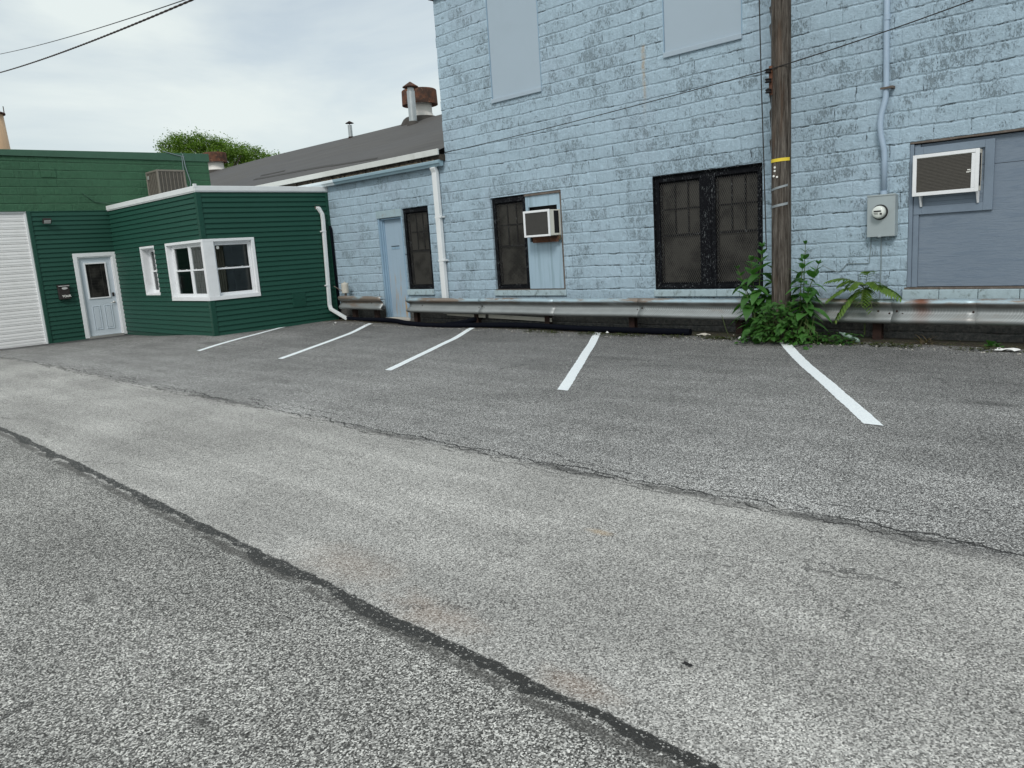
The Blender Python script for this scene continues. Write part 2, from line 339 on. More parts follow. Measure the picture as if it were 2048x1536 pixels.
def pole_mat():
    t = NT('weathered pole timber')
    g = t.noise(9, 6, .75, t.vm('MULTIPLY', t.P, (5, 5, .28)))
    k = t.ramp(g, [(.30, (.008, .006, .005)), (.42, (.052, .044, .037)), (.56, (.125, .112, .098)), (.72, (.25, .23, .205))])
    k = t.mix(t.ss(t.noise(.9, 4), .4, .7, 0, .5), k, t.mix(1., k, (.8, .76, .72), 'MULTIPLY'))
    ck = t.noise(4, 4, .6, t.vm('MULTIPLY', t.P, (7, 7, .12)))
    k = t.mix(t.ss(ck, .36, .30, 0, .9), k, (.006, .005, .004))
    k = t.mix(t.ss(t.noise(2, 3, .6, t.vm('MULTIPLY', t.P, (4, 4, .4))), .55, .7, 0, .35), k, (.13, .08, .052))
    return t.done(k, .9, 0, t.bump(g, .03, .9), .2)
M['pole'] = pole_mat()
M['yellow'] = simple('yellow band', (.72, .55, .05), .6, var=.1, sc=20)
M['strap'] = simple('dull strap', (.30, .33, .35), .4, .5, var=.25, sc=20)
M['tag'] = simple('white tag', (.8, .8, .76), .6)
M['wire'] = simple('black cable', (.02, .018, .017), .6)
M['brownwire'] = simple('brown twisted cable', (.035, .022, .018), .7)
M['greywire'] = simple('grey cable', (.20, .25, .27), .6)
M['conduit'] = simple('blue painted conduit', (.33, .43, .54), .45, var=.1, sc=5)
M['meterbox'] = simple('grey meter enclosure', (.36, .415, .43), .45, .2, var=.08, sc=3, dirt=.2, dirtc=(.25, .27, .27))
M['meterglass'] = simple('clear meter cover', (.66, .70, .66), .12, var=.06, spec=.7)
M['dark'] = simple('dark recess', (.012, .012, .013), .7, var=.3)
M['grille'] = simple('dark coil grille', (.045, .043, .040), .6, var=.2, sc=12)
M['grille2'] = simple('brown coil fins', (.085, .078, .068), .6, var=.25, sc=25)
M['condenser'] = simple('taupe condenser metal', (.17, .155, .13), .5, var=.15)
M['hose'] = simple('black corrugated plastic', (.003, .004, .008), .8, var=.3, spec=.08)
M['pvc'] = simple('cream vinyl board', (.50, .48, .42), .55, var=.1, dirt=.3, dirtc=(.25, .22, .18))
M['garage'] = simple('white garage panel', (.80, .80, .80), .4, var=.04, sc=1.5, dirt=.18, dirtc=(.55, .54, .52))
M['mailbox'] = simple('dark bronze mailbox', (.03, .025, .024), .4, var=.2)
M['chrome'] = simple('bright metal', (.55, .54, .52), .3, .6)
M['lamplens'] = simple('lamp lens', (.55, .55, .54), .25)
M['paint'] = None
def line_mat():
    t = NT('white line paint')
    v = t.xyz(t.vor(105, t.vm('ADD', t.P, (3.1, 7.7, 0))))[1]
    k = t.ramp(v, [(0, (.74, .79, .82)), (.5, (.86, .90, .92)), (1, (.90, .94, .95))])
    m = t.ss(t.noise(45, 6, .8), .26, .32)
    k = t.mix(m, (.30, .32, .33), k)
    h = t.ma('MULTIPLY', t.vor(105, t.vm('ADD', t.P, (3.1, 7.7, 0)), 'Distance'), -1)
    return t.done(k, .6, 0, t.bump(h, .005, .4), .4)
M['paint'] = line_mat()
def leaf_mat(name, a, b, sc=3.):
    t = NT(name)
    k = t.mix(t.noise(sc, 3, .6), a, b)
    oi = t.n('ShaderNodeNewGeometry').outputs['Random Per Island']
    k = t.mix(t.ma('MULTIPLY', oi, .45), k, tuple(x*1.7 for x in b))
    p = t.n('ShaderNodeBsdfPrincipled'); t.put(p.inputs['Base Color'], k); p.inputs['Roughness'].default_value = .5
    tl = t.n('ShaderNodeBsdfTranslucent'); t.put(tl.inputs['Color'], t.mix(1., k, (1.2, 1.5, .5), 'MULTIPLY'))
    mx = t.n('ShaderNodeMixShader'); mx.inputs[0].default_value = .3
    t.t.links.new(p.outputs[0], mx.inputs[1]); t.t.links.new(tl.outputs[0], mx.inputs[2]); t.t.links.new(mx.outputs[0], t.out.inputs[0])
    return t.m
M['leaf'] = leaf_mat('broad green leaf', (.030, .100, .020), (.055, .150, .032))
M['vine'] = leaf_mat('low vine leaf', (.020, .068, .013), (.045, .125, .022))
M['fern'] = leaf_mat('yellow green leaflet', (.05, .13, .02), (.12, .19, .035))
M['treeleaf'] = leaf_mat('tree leaf', (.07, .135, .02), (.14, .22, .036), .5)
M['stem'] = simple('plant stem', (.07, .10, .03), .7)
M['bark'] = simple('tree bark', (.09, .075, .06), .9, bump=.5)
M['moss'] = leaf_mat('moss', (.025, .035, .008), (.05, .06, .012), 20)
M['litter'] = leaf_mat('dead leaf', (.05, .035, .02), (.13, .10, .06), 20)
M['paper'] = simple('white scrap', (.75, .75, .74), .7)
M['stone'] = simple('pale stone', (.45, .43, .39), .8, bump=.4)
M['stack'] = streak_mat('buff stack concrete', (.62, .42, .26), (.45, .31, .22), .5)
M['bottle'] = simple('clear green plastic', (.25, .34, .30), .15, spec=.7)

# ------------------------------------------------------------------ mesh
class MB:
    def __init__(s): s.v = []; s.f = []
    def quad(s, a, b, c, d):
        i = len(s.v); s.v += [tuple(a), tuple(b), tuple(c), tuple(d)]; s.f.append((i, i+1, i+2, i+3)); return s
    def poly(s, pts): i = len(s.v); s.v += [tuple(p) for p in pts]; s.f.append(tuple(range(i, i+len(pts)))); return s
    def box(s, x0, x1, y0, y1, z0, z1):
        i = len(s.v)
        s.v += [(x, y, z) for z in (z0, z1) for y in (y0, y1) for x in (x0, x1)]
        for q in ((0, 2, 3, 1), (4, 5, 7, 6), (0, 1, 5, 4), (2, 6, 7, 3), (0, 4, 6, 2), (1, 3, 7, 5)): s.f.append(tuple(i+k for k in q))
        return s
    def tube(s, pts, r, n=8, caps=True):
        pts = [Vector(p) for p in pts]; rr = r if isinstance(r, (list, tuple)) else [r]*len(pts)
        up = None; base = len(s.v)
        for k, p in enumerate(pts):
            d = (pts[min(k+1, len(pts)-1)]-pts[max(k-1, 0)]).normalized()
            if up is None: up = d.orthogonal().normalized()
            up = (up-d*up.dot(d)).normalized(); w = d.cross(up)
            for a in range(n):
                an = 2*math.pi*a/n; q = p+(up*math.cos(an)+w*math.sin(an))*rr[k]; s.v.append(tuple(q))
        for k in range(len(pts)-1):
            for a in range(n):
                b = (a+1) % n; s.f.append((base+k*n+a, base+k*n+b, base+(k+1)*n+b, base+(k+1)*n+a))
        if caps:
            s.f.append(tuple(base+a for a in reversed(range(n)))); s.f.append(tuple(base+(len(pts)-1)*n+a for a in range(n)))
        return s
    def lathe(s, prof, c, n=24, axis='z'):
        base = len(s.v)
        for (r, h) in prof:
            for a in range(n):
                an = 2*math.pi*a/n; x, y = r*math.cos(an), r*math.sin(an)
                if axis == 'z': s.v.append((c[0]+x, c[1]+y, c[2]+h))
                elif axis == '-y': s.v.append((c[0]+x, c[1]-h, c[2]+y))
                else: s.v.append((c[0]+h, c[1]+x, c[2]+y))
        for k in range(len(prof)-1):
            for a in range(n):
                b = (a+1) % n; s.f.append((base+k*n+a, base+k*n+b, base+(k+1)*n+b, base+(k+1)*n+a))
        s.f.append(tuple(base+a for a in reversed(range(n)))); s.f.append(tuple(base+(len(prof)-1)*n+a for a in range(n)))
        return s
    def split(s, name, mat, parent=None, **kw):
        par = list(range(len(s.v)))
        def fd(a):
            while par[a] != a: par[a] = par[par[a]]; a = par[a]
            return a
        for f in s.f:
            for k in f[1:]: par[fd(k)] = fd(f[0])
        gr = {}
        for f in s.f: gr.setdefault(fd(f[0]), []).append(f)
        out = []
        for fs in gr.values():
            ids = sorted({k for f in fs for k in f}); mp = {k: i for i, k in enumerate(ids)}; q = MB(); q.v = [s.v[k] for k in ids]; q.f = [tuple(mp[k] for k in f) for f in fs]
            out.append(q.build(name, mat, parent, **kw))
        return out
    def build(s, name, mat, parent=None, smooth=False, bevel=0, solid=0):
        me = bpy.data.meshes.new(name); me.from_pydata(s.v, [], s.f); me.update()
        me.materials.append(M[mat])
        o = bpy.data.objects.new(name, me); col.objects.link(o)
        if parent is not None:
            o.parent = parent
            o.matrix_parent_inverse = Matrix.Translation(-Vector(parent_world(parent)))
        if smooth:
            for p in me.polygons: p.use_smooth = True
        if bevel:
            b = o.modifiers.new('bevel', 'BEVEL'); b.width = bevel; b.segments = 2; b.limit_method = 'ANGLE'
        if solid:
            b = o.modifiers.new('solid', 'SOLIDIFY'); b.thickness = solid
        return o
def parent_world(o):
    v = Vector((0, 0, 0))
    while o is not None:
        v = v+o.location
        if o.parent is not None: v = v+o.matrix_parent_inverse.translation
        o = o.parent
    return v
def tag(o, label, cat, group=None, kind=None):
    o['label'] = label; o['category'] = cat
    if group: o['group'] = group
    if kind: o['kind'] = kind
    return o
def thing(name, loc, label, cat, group=None):
    o = bpy.data.objects.new(name, None); o.location = loc; o.empty_display_size = .2
    col.objects.link(o); return tag(o, label, cat, group)
def struct(o, kind='structure'): o['kind'] = kind; return o

# map helpers: (u, z, out) -> world for the three wall directions
def mapY(Y0): return lambda u, z, o=0.: (u, Y0-o, z)       # faces -Y
def mapX(X0): return lambda u, z, o=0.: (X0+o, u, z)       # faces +X
def holes_wall(mb, mp, u0, u1, z0, z1, holes, depth=.15):
    us = sorted({u0, u1, *[h[0] for h in holes], *[h[1] for h in holes]}); zs = sorted({z0, z1, *[h[2] for h in holes], *[h[3] for h in holes]})
    us = [u for u in us if u0 <= u <= u1]; zs = [z for z in zs if z0 <= z <= z1]
    for a, b in zip(us, us[1:]):
        for c, d in zip(zs, zs[1:]):
            um, zm = (a+b)/2, (c+d)/2
            if any(h[0] < um < h[1] and h[2] < zm < h[3] for h in holes): continue
            mb.quad(mp(a, c), mp(b, c), mp(b, d), mp(a, d))
    for h in holes:
        dp = h[4] if len(h) > 4 else depth
        a, b, c, d = h[:4]
        mb.quad(mp(a, c), mp(a, d), mp(a, d, -dp), mp(a, c, -dp)); mb.quad(mp(b, c), mp(b, d), mp(b, d, -dp), mp(b, c, -dp))
        mb.quad(mp(a, d), mp(b, d), mp(b, d, -dp), mp(a, d, -dp)); mb.quad(mp(a, c), mp(b, c), mp(b, c, -dp), mp(a, c, -dp))
    return mb
def siding(mb, mp, u0, u1, z0, z1, holes, c=.112, zref=3.16):
    k0 = math.floor((zref-z1)/c); k = k0
    while zref-k*c > z0:
        zt = min(zref-k*c, z1); zb = max(zref-(k+1)*c, z0); k += 1
        if zt-zb < .004: continue
        zs = sorted({zb, zt, *[h[2] for h in holes if zb < h[2] < zt], *[h[3] for h in holes if zb < h[3] < zt]})
        off = lambda z: .003+.026*(zref-(k-1)*c-z)/c
        for a, b in zip(zs, zs[1:]):
            zm = (a+b)/2; us = [u0]; hs = sorted([h for h in holes if h[2] < zm < h[3]])
            segs = []; cur = u0
            for h in hs:
                if h[0] > cur: segs.append((cur, h[0]))
                cur = max(cur, h[1])
            if cur < u1: segs.append((cur, u1))
            for (p, q) in segs:
                mb.quad(mp(p, a, off(a)), mp(q, a, off(a)), mp(q, b, off(b)), mp(p, b, off(b)))
                if a == zb: mb.quad(mp(p, a, 0), mp(q, a, 0), mp(q, a, off(a)), mp(p, a, off(a)))
    return mb
def bx(mb, mp, u0, u1, z0, z1, o0, o1):
    a = mp(u0, z0, o0); b = mp(u1, z1, o1)
    return mb.box(min(a[0], b[0]), max(a[0], b[0]), min(a[1], b[1]), max(a[1], b[1]), min(a[2], b[2]), max(a[2], b[2]))
def frame(mb, mp, u0, u1, z0, z1, w, o0, o1, wt=None, wb=None):
    wt = w if wt is None else wt; wb = w if wb is None else wb
    bx(mb, mp, u0, u0+w, z0, z1, o0, o1); bx(mb, mp, u1-w, u1, z0, z1, o0, o1)
    if wt: bx(mb, mp, u0+w, u1-w, z1-wt, z1, o0, o1)
    if wb: bx(mb, mp, u0+w, u1-w, z0, z0+wb, o0, o1)
    return mb

def sst(a, b, x): x = max(0, min(1, (x-a)/(b-a))); return x*x*(3-2*x)
def gh(x, y):
    g = -.085*sst(-16.8, -21.5, x)*sst(2.5, 5, y) + .035*sst(-13, -15.5, x)*sst(5.5, 7, y)*(1-sst(-17, -20, x))
    g += .045*sst(9.0, 10.3, y)*sst(-17, -16, x)
    g += .008*math.sin(x*.9+y*.6)*sst(2, 4, y)
    g += .012*math.exp(-((y-4.25)/.16)**2)*(.5+.5*math.sin(x*1.3+1))
    return g

# ------------------------------------------------------------------ ground
def steps(a, b, s):
    n = max(1, int(round((b-a)/s))); return [a+(b-a)*i/n for i in range(n)]
xs = steps(-140, -40, 20)+steps(-40, -26, 2)+steps(-26, 4, .25)+steps(4, 12, 1)+steps(12, 80, 17)+[80]
ys = steps(-80, -8, 12)+steps(-8, -2, 1)+steps(-2, 12, .14)+steps(12, 20, 2)+steps(20, 120, 20)+[120]
g = MB(); g.v = [(x, y, gh(x, y)) for y in ys for x in xs]; nx = len(xs)
g.f = [(j*nx+i, j*nx+i+1, (j+1)*nx+i+1, (j+1)*nx+i) for j in range(len(ys)-1) for i in range(nx-1)]
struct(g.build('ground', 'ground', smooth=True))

# painted bay lines
LN = [((-14.39, 6.235), (-16.72, 9.47), 'leftmost white bay line, ending at the green siding', .15),
      ((-11.54, 6.33), (-14.39, 10.22), 'second white bay line, running toward the blue door', .155),
      ((-8.58, 6.30), (-11.03, 10.20), 'third white bay line, running toward the drain hose below the air conditioner window', .14),
      ((-5.43, 6.29), (-8.12, 10.45), 'fourth white bay line, ending left of the double mesh window', .155),
      ((-2.13, 6.20), (-4.80, 10.30), 'rightmost and longest white bay line, ending at the utility pole', .155)]
for (x0, y0), (x1, y1), lab, w in LN:
    mb = MB(); N = 90; pr = None; ph = rnd.random()*9
    for i in range(N+1):
        f = i/N; y = y0+(y1-y0)*f; xc = x0+(x1-x0)*f + .007*math.sin(f*7+ph)+.003*math.sin(f*19+ph)
        a = xc-w/2+rnd.uniform(-.004, .004); b = xc+w/2+rnd.uniform(-.004, .004)
        cur = ((a, y, gh(a, y)+.006), (b, y, gh(b, y)+.006))
        if pr: mb.quad(pr[0], pr[1], cur[1], cur[0])
        pr = cur
    o = mb.build('parking_line', 'paint'); tag(o, lab, 'parking line', 'white painted lines between the parking bays')

# ------------------------------------------------------------------ big blue building
YW = 10.85; mw = mapY(YW)
BB = thing('blue_building', (-3, YW, 0), 'tall pale blue painted block building with boarded upper openings', 'building')
W1 = (-10.94, -9.14, .73, 2.51, .14); W2 = (-7.20, -5.32, .71, 2.53, .14)
WB = (-3.34, .1, .71, 2.54, .10); P1 = (-10.69, -9.46, 4.31, 6.10, .03); P2 = (-6.91, -5.62, 4.35, 6.15, .03)
mb = MB(); holes_wall(mb, mw, -12.15, 8.5, -.2, 6.42, [W1, W2, WB, P1, P2])
mb.quad((-12.15, YW, -.2), (-12.15, 24, -.2), (-12.15, 24, 6.42), (-12.15, YW, 6.42))
cr0 = random.Random(2)
for i in range(33):
    d_ = cr0.uniform(.0, .022); mb.box(-12.15-d_, -12.10, YW+.003, YW+.3, -.07+i*.2+cr0.uniform(.004, .012), .125+i*.2-cr0.uniform(0, .01)) if -.07+i*.2 < 6.2 else None
mb.quad((8.5, YW, -.2), (8.5, 24, -.2), (8.5, 24, 6.42), (8.5, YW, 6.42))
mb.quad((-12.15, 24, -.2), (8.5, 24, -.2), (8.5, 24, 6.42), (-12.15, 24, 6.42))
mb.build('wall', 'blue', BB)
MB().box(-12.22, 8.6, 10.77, 24.08, 6.42, 6.52).build('roof', 'tar', BB, bevel=.01)

def mesh_screen(mb, u0, u1, z0, z1, out, mp, pitch=.036, w=.0036):
    # expanded metal: two families of slanting strands, clipped to the opening
    sl = 1.9
    for sg in (1, -1):
        k = u0-(z1-z0)/sl
        while k < u1+(z1-z0)/sl:
            # line: u = k + sg*(z-z0)/sl
            pts = []
            for z in (z0, z1):
                u = k+sg*(z-z0)/sl; pts.append([u, z])
            (ua, za), (ub, zb) = pts
            def clip(ua, za, ub, zb):
                t0, t1 = 0., 1.; du = ub-ua
                for lim, s in ((u0, 1), (u1, -1)):
                    va = s*(ua-lim); vb = s*(ub-lim)
                    if va < 0 and vb < 0: return None
                    if va < 0: t0 = max(t0, va/(va-vb))
                    elif vb < 0: t1 = min(t1, va/(va-vb))
                if t0 >= t1: return None
                return ua+du*t0, za+(zb-za)*t0, ua+du*t1, za+(zb-za)*t1
            c = clip(ua, za, ub, zb)
            if c:
                a, b_, c_, d = c; o = out+(.002 if sg > 0 else 0)
                mb.quad(mp(a-w/2, b_, o), mp(a+w/2, b_, o), mp(c_+w/2, d, o), mp(c_-w/2, d, o))
            k += pitch
    return mb
def sash_window(par, u0, u1, z0, z1, label=None, left=.075, right=.05, screen=True):
    wd = MB(); frame(wd, mw, u0, u1, z0, z1, .075, -.075, -.03, wt=.09, wb=.06)
    w = wd.build('window', 'black', par, bevel=.004)
    if label: w['label'] = label
    zm = z0+(z1-z0)*.475
    s = MB(); a0, a1 = u0+.045+left-.02, u1-.045-right+.02
    bx(s, mw, u0+.045, a0, z0+.04, z1-.05, -.12, -.085); bx(s, mw, a1, u1-.045, z0+.04, z1-.05, -.12, -.085)
    bx(s, mw, a0, a1, z1-.05-.08, z1-.05, -.12, -.085); bx(s, mw, a0, a1, z0+.04, z0+.10, -.12, -.085)
    bx(s, mw, a0, a1, zm-.02, zm+.02, -.12, -.08)
    for i in (1, 2):
        u = a0+(a1-a0)*i/3; bx(s, mw, u-.011, u+.011, zm+.02, z1-.13, -.115, -.09)
    zz = (zm+.02+z1-.13)/2; bx(s, mw, a0, a1, zz-.011, zz+.011, -.1145, -.0895)
    s.build('sash', 'black', w)
    p = MB(); p.quad(mw(a0, z0+.1, -.108), mw(a1, z0+.1, -.108), mw(a1, z1-.13, -.108), mw(a0, z1-.13, -.108)); p.build('pane', 'pane', w)
    if screen:
        m = MB(); mesh_screen(m, a0-.015, a1+.01, z0+.085, z1-.115, -.05, mw); m.build('mesh_screen', 'mesh', w)
    return w
# dark backing of the recesses
def back(par, h, d):
    m = MB(); m.quad(mw(h[0], h[2], -d), mw(h[1], h[2], -d), mw(h[1], h[3], -d), mw(h[0], h[3], -d)); return m
b = back(BB, W1, .139); b.quad(*[mw(u, z, -.1395) for u, z in ((W2[0], W2[2]), (W2[1], W2[2]), (W2[1], W2[3]), (W2[0], W2[3]))]); b.split('recess_back', 'dark', BB)
sash_window(BB, -10.92, -10.045, .745, 2.49, 'narrow black mesh covered sash window beside the blue panel')
sash_window(BB, -7.18, -6.30, .73, 2.51, 'left half of the double black mesh covered window')
sash_window(BB, -6.18, -5.34, .73, 2.51, 'right half of the double black mesh covered window')
c = MB(); bx(c, mw, -6.30, -6.18, .73, 2.51, -.09, -.02); bx(c, mw, -7.19, -5.33, 2.511, 2.528, -.09, .012); bx(c, mw, -7.198, -7.181, .72, 2.51, -.08, .01); c.build('mullion', 'black', BB, bevel=.004)
def chipsill(u0, u1, z0, z1, out, par=BB):
    m = MB(); n = int((u1-u0)/.45)+1
    for i in range(n):
        a = u0+(u1-u0)*i/n; b_ = u0+(u1-u0)*(i+1)/n; bx(m, mw, a+.003, b_-.003, z0, z1, -.10, out)
    return m.build('sill', 'sillblue', par, bevel=.008)
chipsill(-10.97, -9.11, .62, .728, .035); chipsill(-7.22, -5.30, .60, .708, .04); chipsill(-3.38, .12, .555, .685, .05)
# blue panel holding the air conditioner
m = MB(); bx(m, mw, -10.035, -9.97, .75, 2.46, -.055, -.02); bx(m, mw, -9.97, -9.20, 2.26, 2.46, -.052, -.024); bx(m, mw, -9.27, -9.18, 1.62, 2.26, -.0525, -.0245); bx(m, mw, -9.97, -9.20, .75, 1.62, -.052, -.024)
m.build('blue_panel', 'panelblue', BB)
m = MB(); bx(m, mw, -10.04, -9.15, 2.462, 2.50, -.07, .004); bx(m, mw, -9.178, -9.145, .745, 2.46, -.07, -.004); bx(m, mw, -10.94, -9.145, .731, .744, -.07, .02); m.split('window_trim', 'oldwood', BB, bevel=.003)
# boarded upper openings
for P, zb, lab in ((P1, 4.23, 'tall narrow boarded opening high on the left of the wall'), (P2, 4.27, 'wide boarded opening high beside the utility pole')):
    m = MB(); bx(m, mw, P[0]+.006, P[1]-.006, P[2], P[3]-.006, -.028, -.006); o = m.build('boarded_opening', 'upperboard', BB, bevel=.004); o['label'] = lab
    m = MB(); bx(m, mw, P[0]-.005, P[1]+.01, zb, P[2]-.003, -.02, .035); m.build('sill', 'upperboard', o, bevel=.008)
    m = MB(); bx(m, mw, P[1]-.005, P[1]+.012, P[2], P[3], -.02, .004); bx(m, mw, P[0]-.012, P[0]+.004, P[2], P[3], -.02, .003); m.split('edge_strip', 'jambblue', o)
# big boarded opening on the right
m = MB(); bx(m, mw, -3.22, .1, .72, 2.17, -.07, -.045); bx(m, mw, -3.22, .1, 2.176, 2.50, -.07, -.048)
o = m.build('plywood_board', 'ply', BB)
m = MB(); bx(m, mw, -3.335, -3.29, .715, 2.51, -.07, .005); bx(m, mw, -3.288, -3.222, .715, 2.50, -.075, -.02); m.split('board_trim', 'plytrim', BB, bevel=.004)
m = MB()
for i in range(14):
    a = -3.335+i*.247; bx(m, mw, a, a+.2465, 2.511+rnd.uniform(0, .003), 2.535+rnd.uniform(-.002, .003), -.08, .014+rnd.uniform(-.004, .006))
m.build('head_trim', 'oldwood', BB, bevel=.002)
m = MB(); bx(m, mw, -3.36, .1, .688, .712, -.06, .022); m.build('sill_shadow_strip', 'oldwood', BB)
m = MB()
for (u, z) in ((-1.95, 2.28), (-1.96, 2.06), (-2.02, 1.0)):
    m.lathe([(.022, .045-.05), (.028, .052-.05), (.012, .058-.05), (.01, .05-.05)], (u, YW+.048, z), 14, '-y')
m.split('washer', 'ply', BB)
# board frame round the second air conditioner
m = MB(); frame(m, mw, -3.285, -2.405, 1.635, 2.465, .10, -.045, -.012, wt=.09, wb=.10); f = m.build('unit_frame', 'plytrim', BB, bevel=.004)
m = MB()
for i in range(5): bx(m, mw, -3.184, -2.506, 1.738+i*.05, 1.738+i*.05+.047, -.045, -.03-.003*(i % 2))
m.build('filler_slat', 'plytrim', BB)

# ------------------------------------------------------------------ lower blue wing
WG = thing('blue_wing', (-15, YW, 0), 'low pale blue block wing with grey sloping felt roof beside the green annex', 'building')
D0 = (-14.64, -13.735, .10, 2.54, .22); D1_ = (-13.715, -12.83, .76, 2.53, .14)
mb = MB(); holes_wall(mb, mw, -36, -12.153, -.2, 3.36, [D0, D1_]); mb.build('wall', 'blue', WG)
# door with lintel, jambs and slot
m = MB(); bx(m, mw, -14.655, -13.735, 2.375, 2.54, -.10, .014); m.build('lintel', 'lintel', WG, bevel=.006)
m = MB(); bx(m, mw, -14.638, -14.585, .10, 2.37, -.10, -.006); bx(m, mw, -14.585, -14.55, .10, 2.37, -.21, -.05); bx(m, mw, -14.55, -14.52, .10, 2.34, -.215, -.085); bx(m, mw, -14.55, -13.775, 2.335, 2.37, -.20, -.03); bx(m, mw, -13.775, -13.738, .10, 2.37, -.20, .006); m.build('door_frame', 'jambblue', WG, bevel=.004)
m = MB(); bx(m, mw, -14.52, -13.775, .13, 2.333, -.14, -.11); d = m.build('door', 'doorblue', WG); d['label'] = 'pale blue steel door with rust streaks and a mail slot'
m = MB(); bx(m, mw, -14.33, -14.05, 1.67, 1.73, -.111, -.103); m.build('mail_slot', 'jambblue', d, bevel=.003)
m = MB(); bx(m, mw, -14.33, -14.05, 1.731, 1.746, -.11, -.098); m.build('slot_flap', 'dark', d)
m = MB(); bx(m, mw, -14.64, -13.74, .06, .125, -.22, .03); m.build('door_step', 'stone', WG, bevel=.01)
m = MB(); m.quad(mw(-14.64, .1, -.218), mw(-13.735, .1, -.218), mw(-13.735, 2.54, -.218), mw(-14.64, 2.54, -.218)); m.quad(mw(-13.715, .76, -.139), mw(-12.83, .76, -.139), mw(-12.83, 2.53, -.139), mw(-13.715, 2.53, -.139)); m.split('recess_back', 'dark', WG)
sash_window(WG, -13.71, -12.84, .775, 2.52, 'dark mesh covered sash window next to the blue door', left=.10)
m = MB(); bx(m, mw, -13.72, -12.81, .645, .765, -.1, .05); m.build('sill', 'sillblue', WG, bevel=.008)
# roof: eave to ridge and down the far side
ER, EZ, RY, RZ = 10.70, 3.575, 17.0, 5.80
mb = MB(); NX, NY = 60, 16
rr = random.Random(3)
def rz(x, y):
    z = EZ+(y-ER)*(RZ-EZ)/(RY-ER)
    f = (y-ER)/(RY-ER)
    return z + .025*math.sin(x*1.1+.8*y)*math.sin(math.pi*f)*.6 + .05*math.exp(-((x+24.3)/.35)**2)*f*f*0 + .02*math.sin(x*.37)*f
for j in range(NY+1):
    for i in range(NX+1):
        x = -36+(36-12.153)*i/NX; y = ER+(RY-ER)*j/NY; mb.v.append((x, y, rz(x, y)))
for j in range(NY):
    for i in range(NX): a = j*(NX+1)+i; mb.f.append((a, a+1, a+NX+2, a+NX+1))
mb.quad((-36, RY, RZ-.02), (-12.153, RY, RZ-.02), (-12.153, 23.3, EZ), (-36, 23.3, EZ))
mb.poly([(-36, ER, EZ), (-36, RY, RZ), (-36, 23.3, EZ)])
rf = mb.build('roof', 'roof', WG, smooth=False)
def roofpt(x, y, o=.0): return (x, y, rz(x, y)+o)
for (xa, ya, xb, yb, w) in ((-22.2, 12.05, -17.14, 11.49, .10), (-17.1, 11.42, -14.8, 11.15, .05), (-22.6, 12.5, -21.0, 12.42, .06)):
    n = 14; pr = None; m = MB()
    for i in range(n+1):
        f_ = i/n; x = xa+(xb-xa)*f_; y = ya+(yb-ya)*f_
        cur = (roofpt(x, y-w/2, .012), roofpt(x, y+w/2, .03))
        if pr: m.quad(pr[0], cur[0], cur[1], pr[1]); m.quad(pr[0], cur[0], (cur[0][0], cur[0][1], cur[0][2]-.03), (pr[0][0], pr[0][1], pr[0][2]-.03))
        pr = cur
    m.build('roof_strip', 'roofstrip', rf)
m = MB(); m.box(-36, -12.16, 10.66, 10.70, 3.48, 3.60); m.build('fascia', 'fascia', WG, bevel=.006)
m = MB()
for i in range(90):
    a = -21.6+i*.105; m.box(a, a+.104, 10.74+rnd.uniform(-.02, .02), 10.86, 3.37, 3.50+rnd.uniform(-.01, .0))
m.build('eave_board', 'rot', WG)
m = MB()
for i in range(160):
    x = rnd.uniform(-17.5, -12.3); z = 3.385; s = rnd.uniform(.015, .04); m.quad((x, 10.70, z), (x+s, 10.72, z+s*.3), (x+s*.8, 10.72, z+s), (x-s*.2, 10.7, z+s*.7))
struct(m.build('gutter_debris', 'litter', WG), 'stuff')
m = MB(); sec = [(10.80, 3.385), (10.80, 3.27), (10.72, 3.265), (10.70, 3.30), (10.675, 3.325), (10.672, 3.37), (10.68, 3.385)]
for (xa, xb, mt, nm) in ((-21.6, -16.0, 'gutterwhite', 'gutter'), (-16.0, -12.17, 'gutter', 'gutter')):
    m = MB()
    for (p, q) in zip(sec, sec[1:]): m.quad((xa, *p), (xb, *p), (xb, *q), (xa, *q))
    m.poly([(xb, *p) for p in sec])
    gt = m.build(nm, mt, WG, solid=.004)
    gt['label'] = 'white painted gutter length' if mt == 'gutterwhite' else 'pale blue painted gutter length'

# ------------------------------------------------------------------ green garage building
XG = -21.8; mg = mapX(XG)
GB = thing('green_garage', (XG, 5, 0), 'green painted block garage building with flat roof and white overhead door', 'building')
def capz(y): return 4.62+(y-5.39)*.0138
mb = MB()
GD = (2.55, 5.74, -.2, 3.17)
holes_wall(mb, mg, -8, 10.46, 3.17, 4.50, [])
holes_wall(mb, mg, -8, 2.55, -.2, 3.17, [])
mb.quad(mg(7.6, -.2), mg(10.46, -.2), mg(10.46, 3.17), mg(7.6, 3.17))
mb.quad((XG, 10.46, -.2), (-34, 10.46, -.2), (-34, 10.46, 4.5), (XG, 10.46, 4.5))
mb.quad((XG, -8, -.2), (-34, -8, -.2), (-34, -8, 4.5), (XG, -8, 4.5))
mb.build('wall', 'greenblock', GB)
m = MB(); y0, y1 = -8.02, 10.50
v = [(x, y, z+(capz(y) if t_ else 0)) for x in (XG-.24, XG+.028) for y in (y0, y1) for (z, t_) in ((4.47, 0), (0, 1))]
m.v = v; m.f = [(0, 1, 3, 2), (4, 6, 7, 5), (0, 4, 5, 1), (2, 3, 7, 6), (1, 5, 7, 3), (0, 2, 6, 4)]
m.build('coping', 'greencap', GB, bevel=.008)
MB().box(-34, XG-.24, -8, 10.46, 4.3, 4.4).build('roof', 'tar', GB)
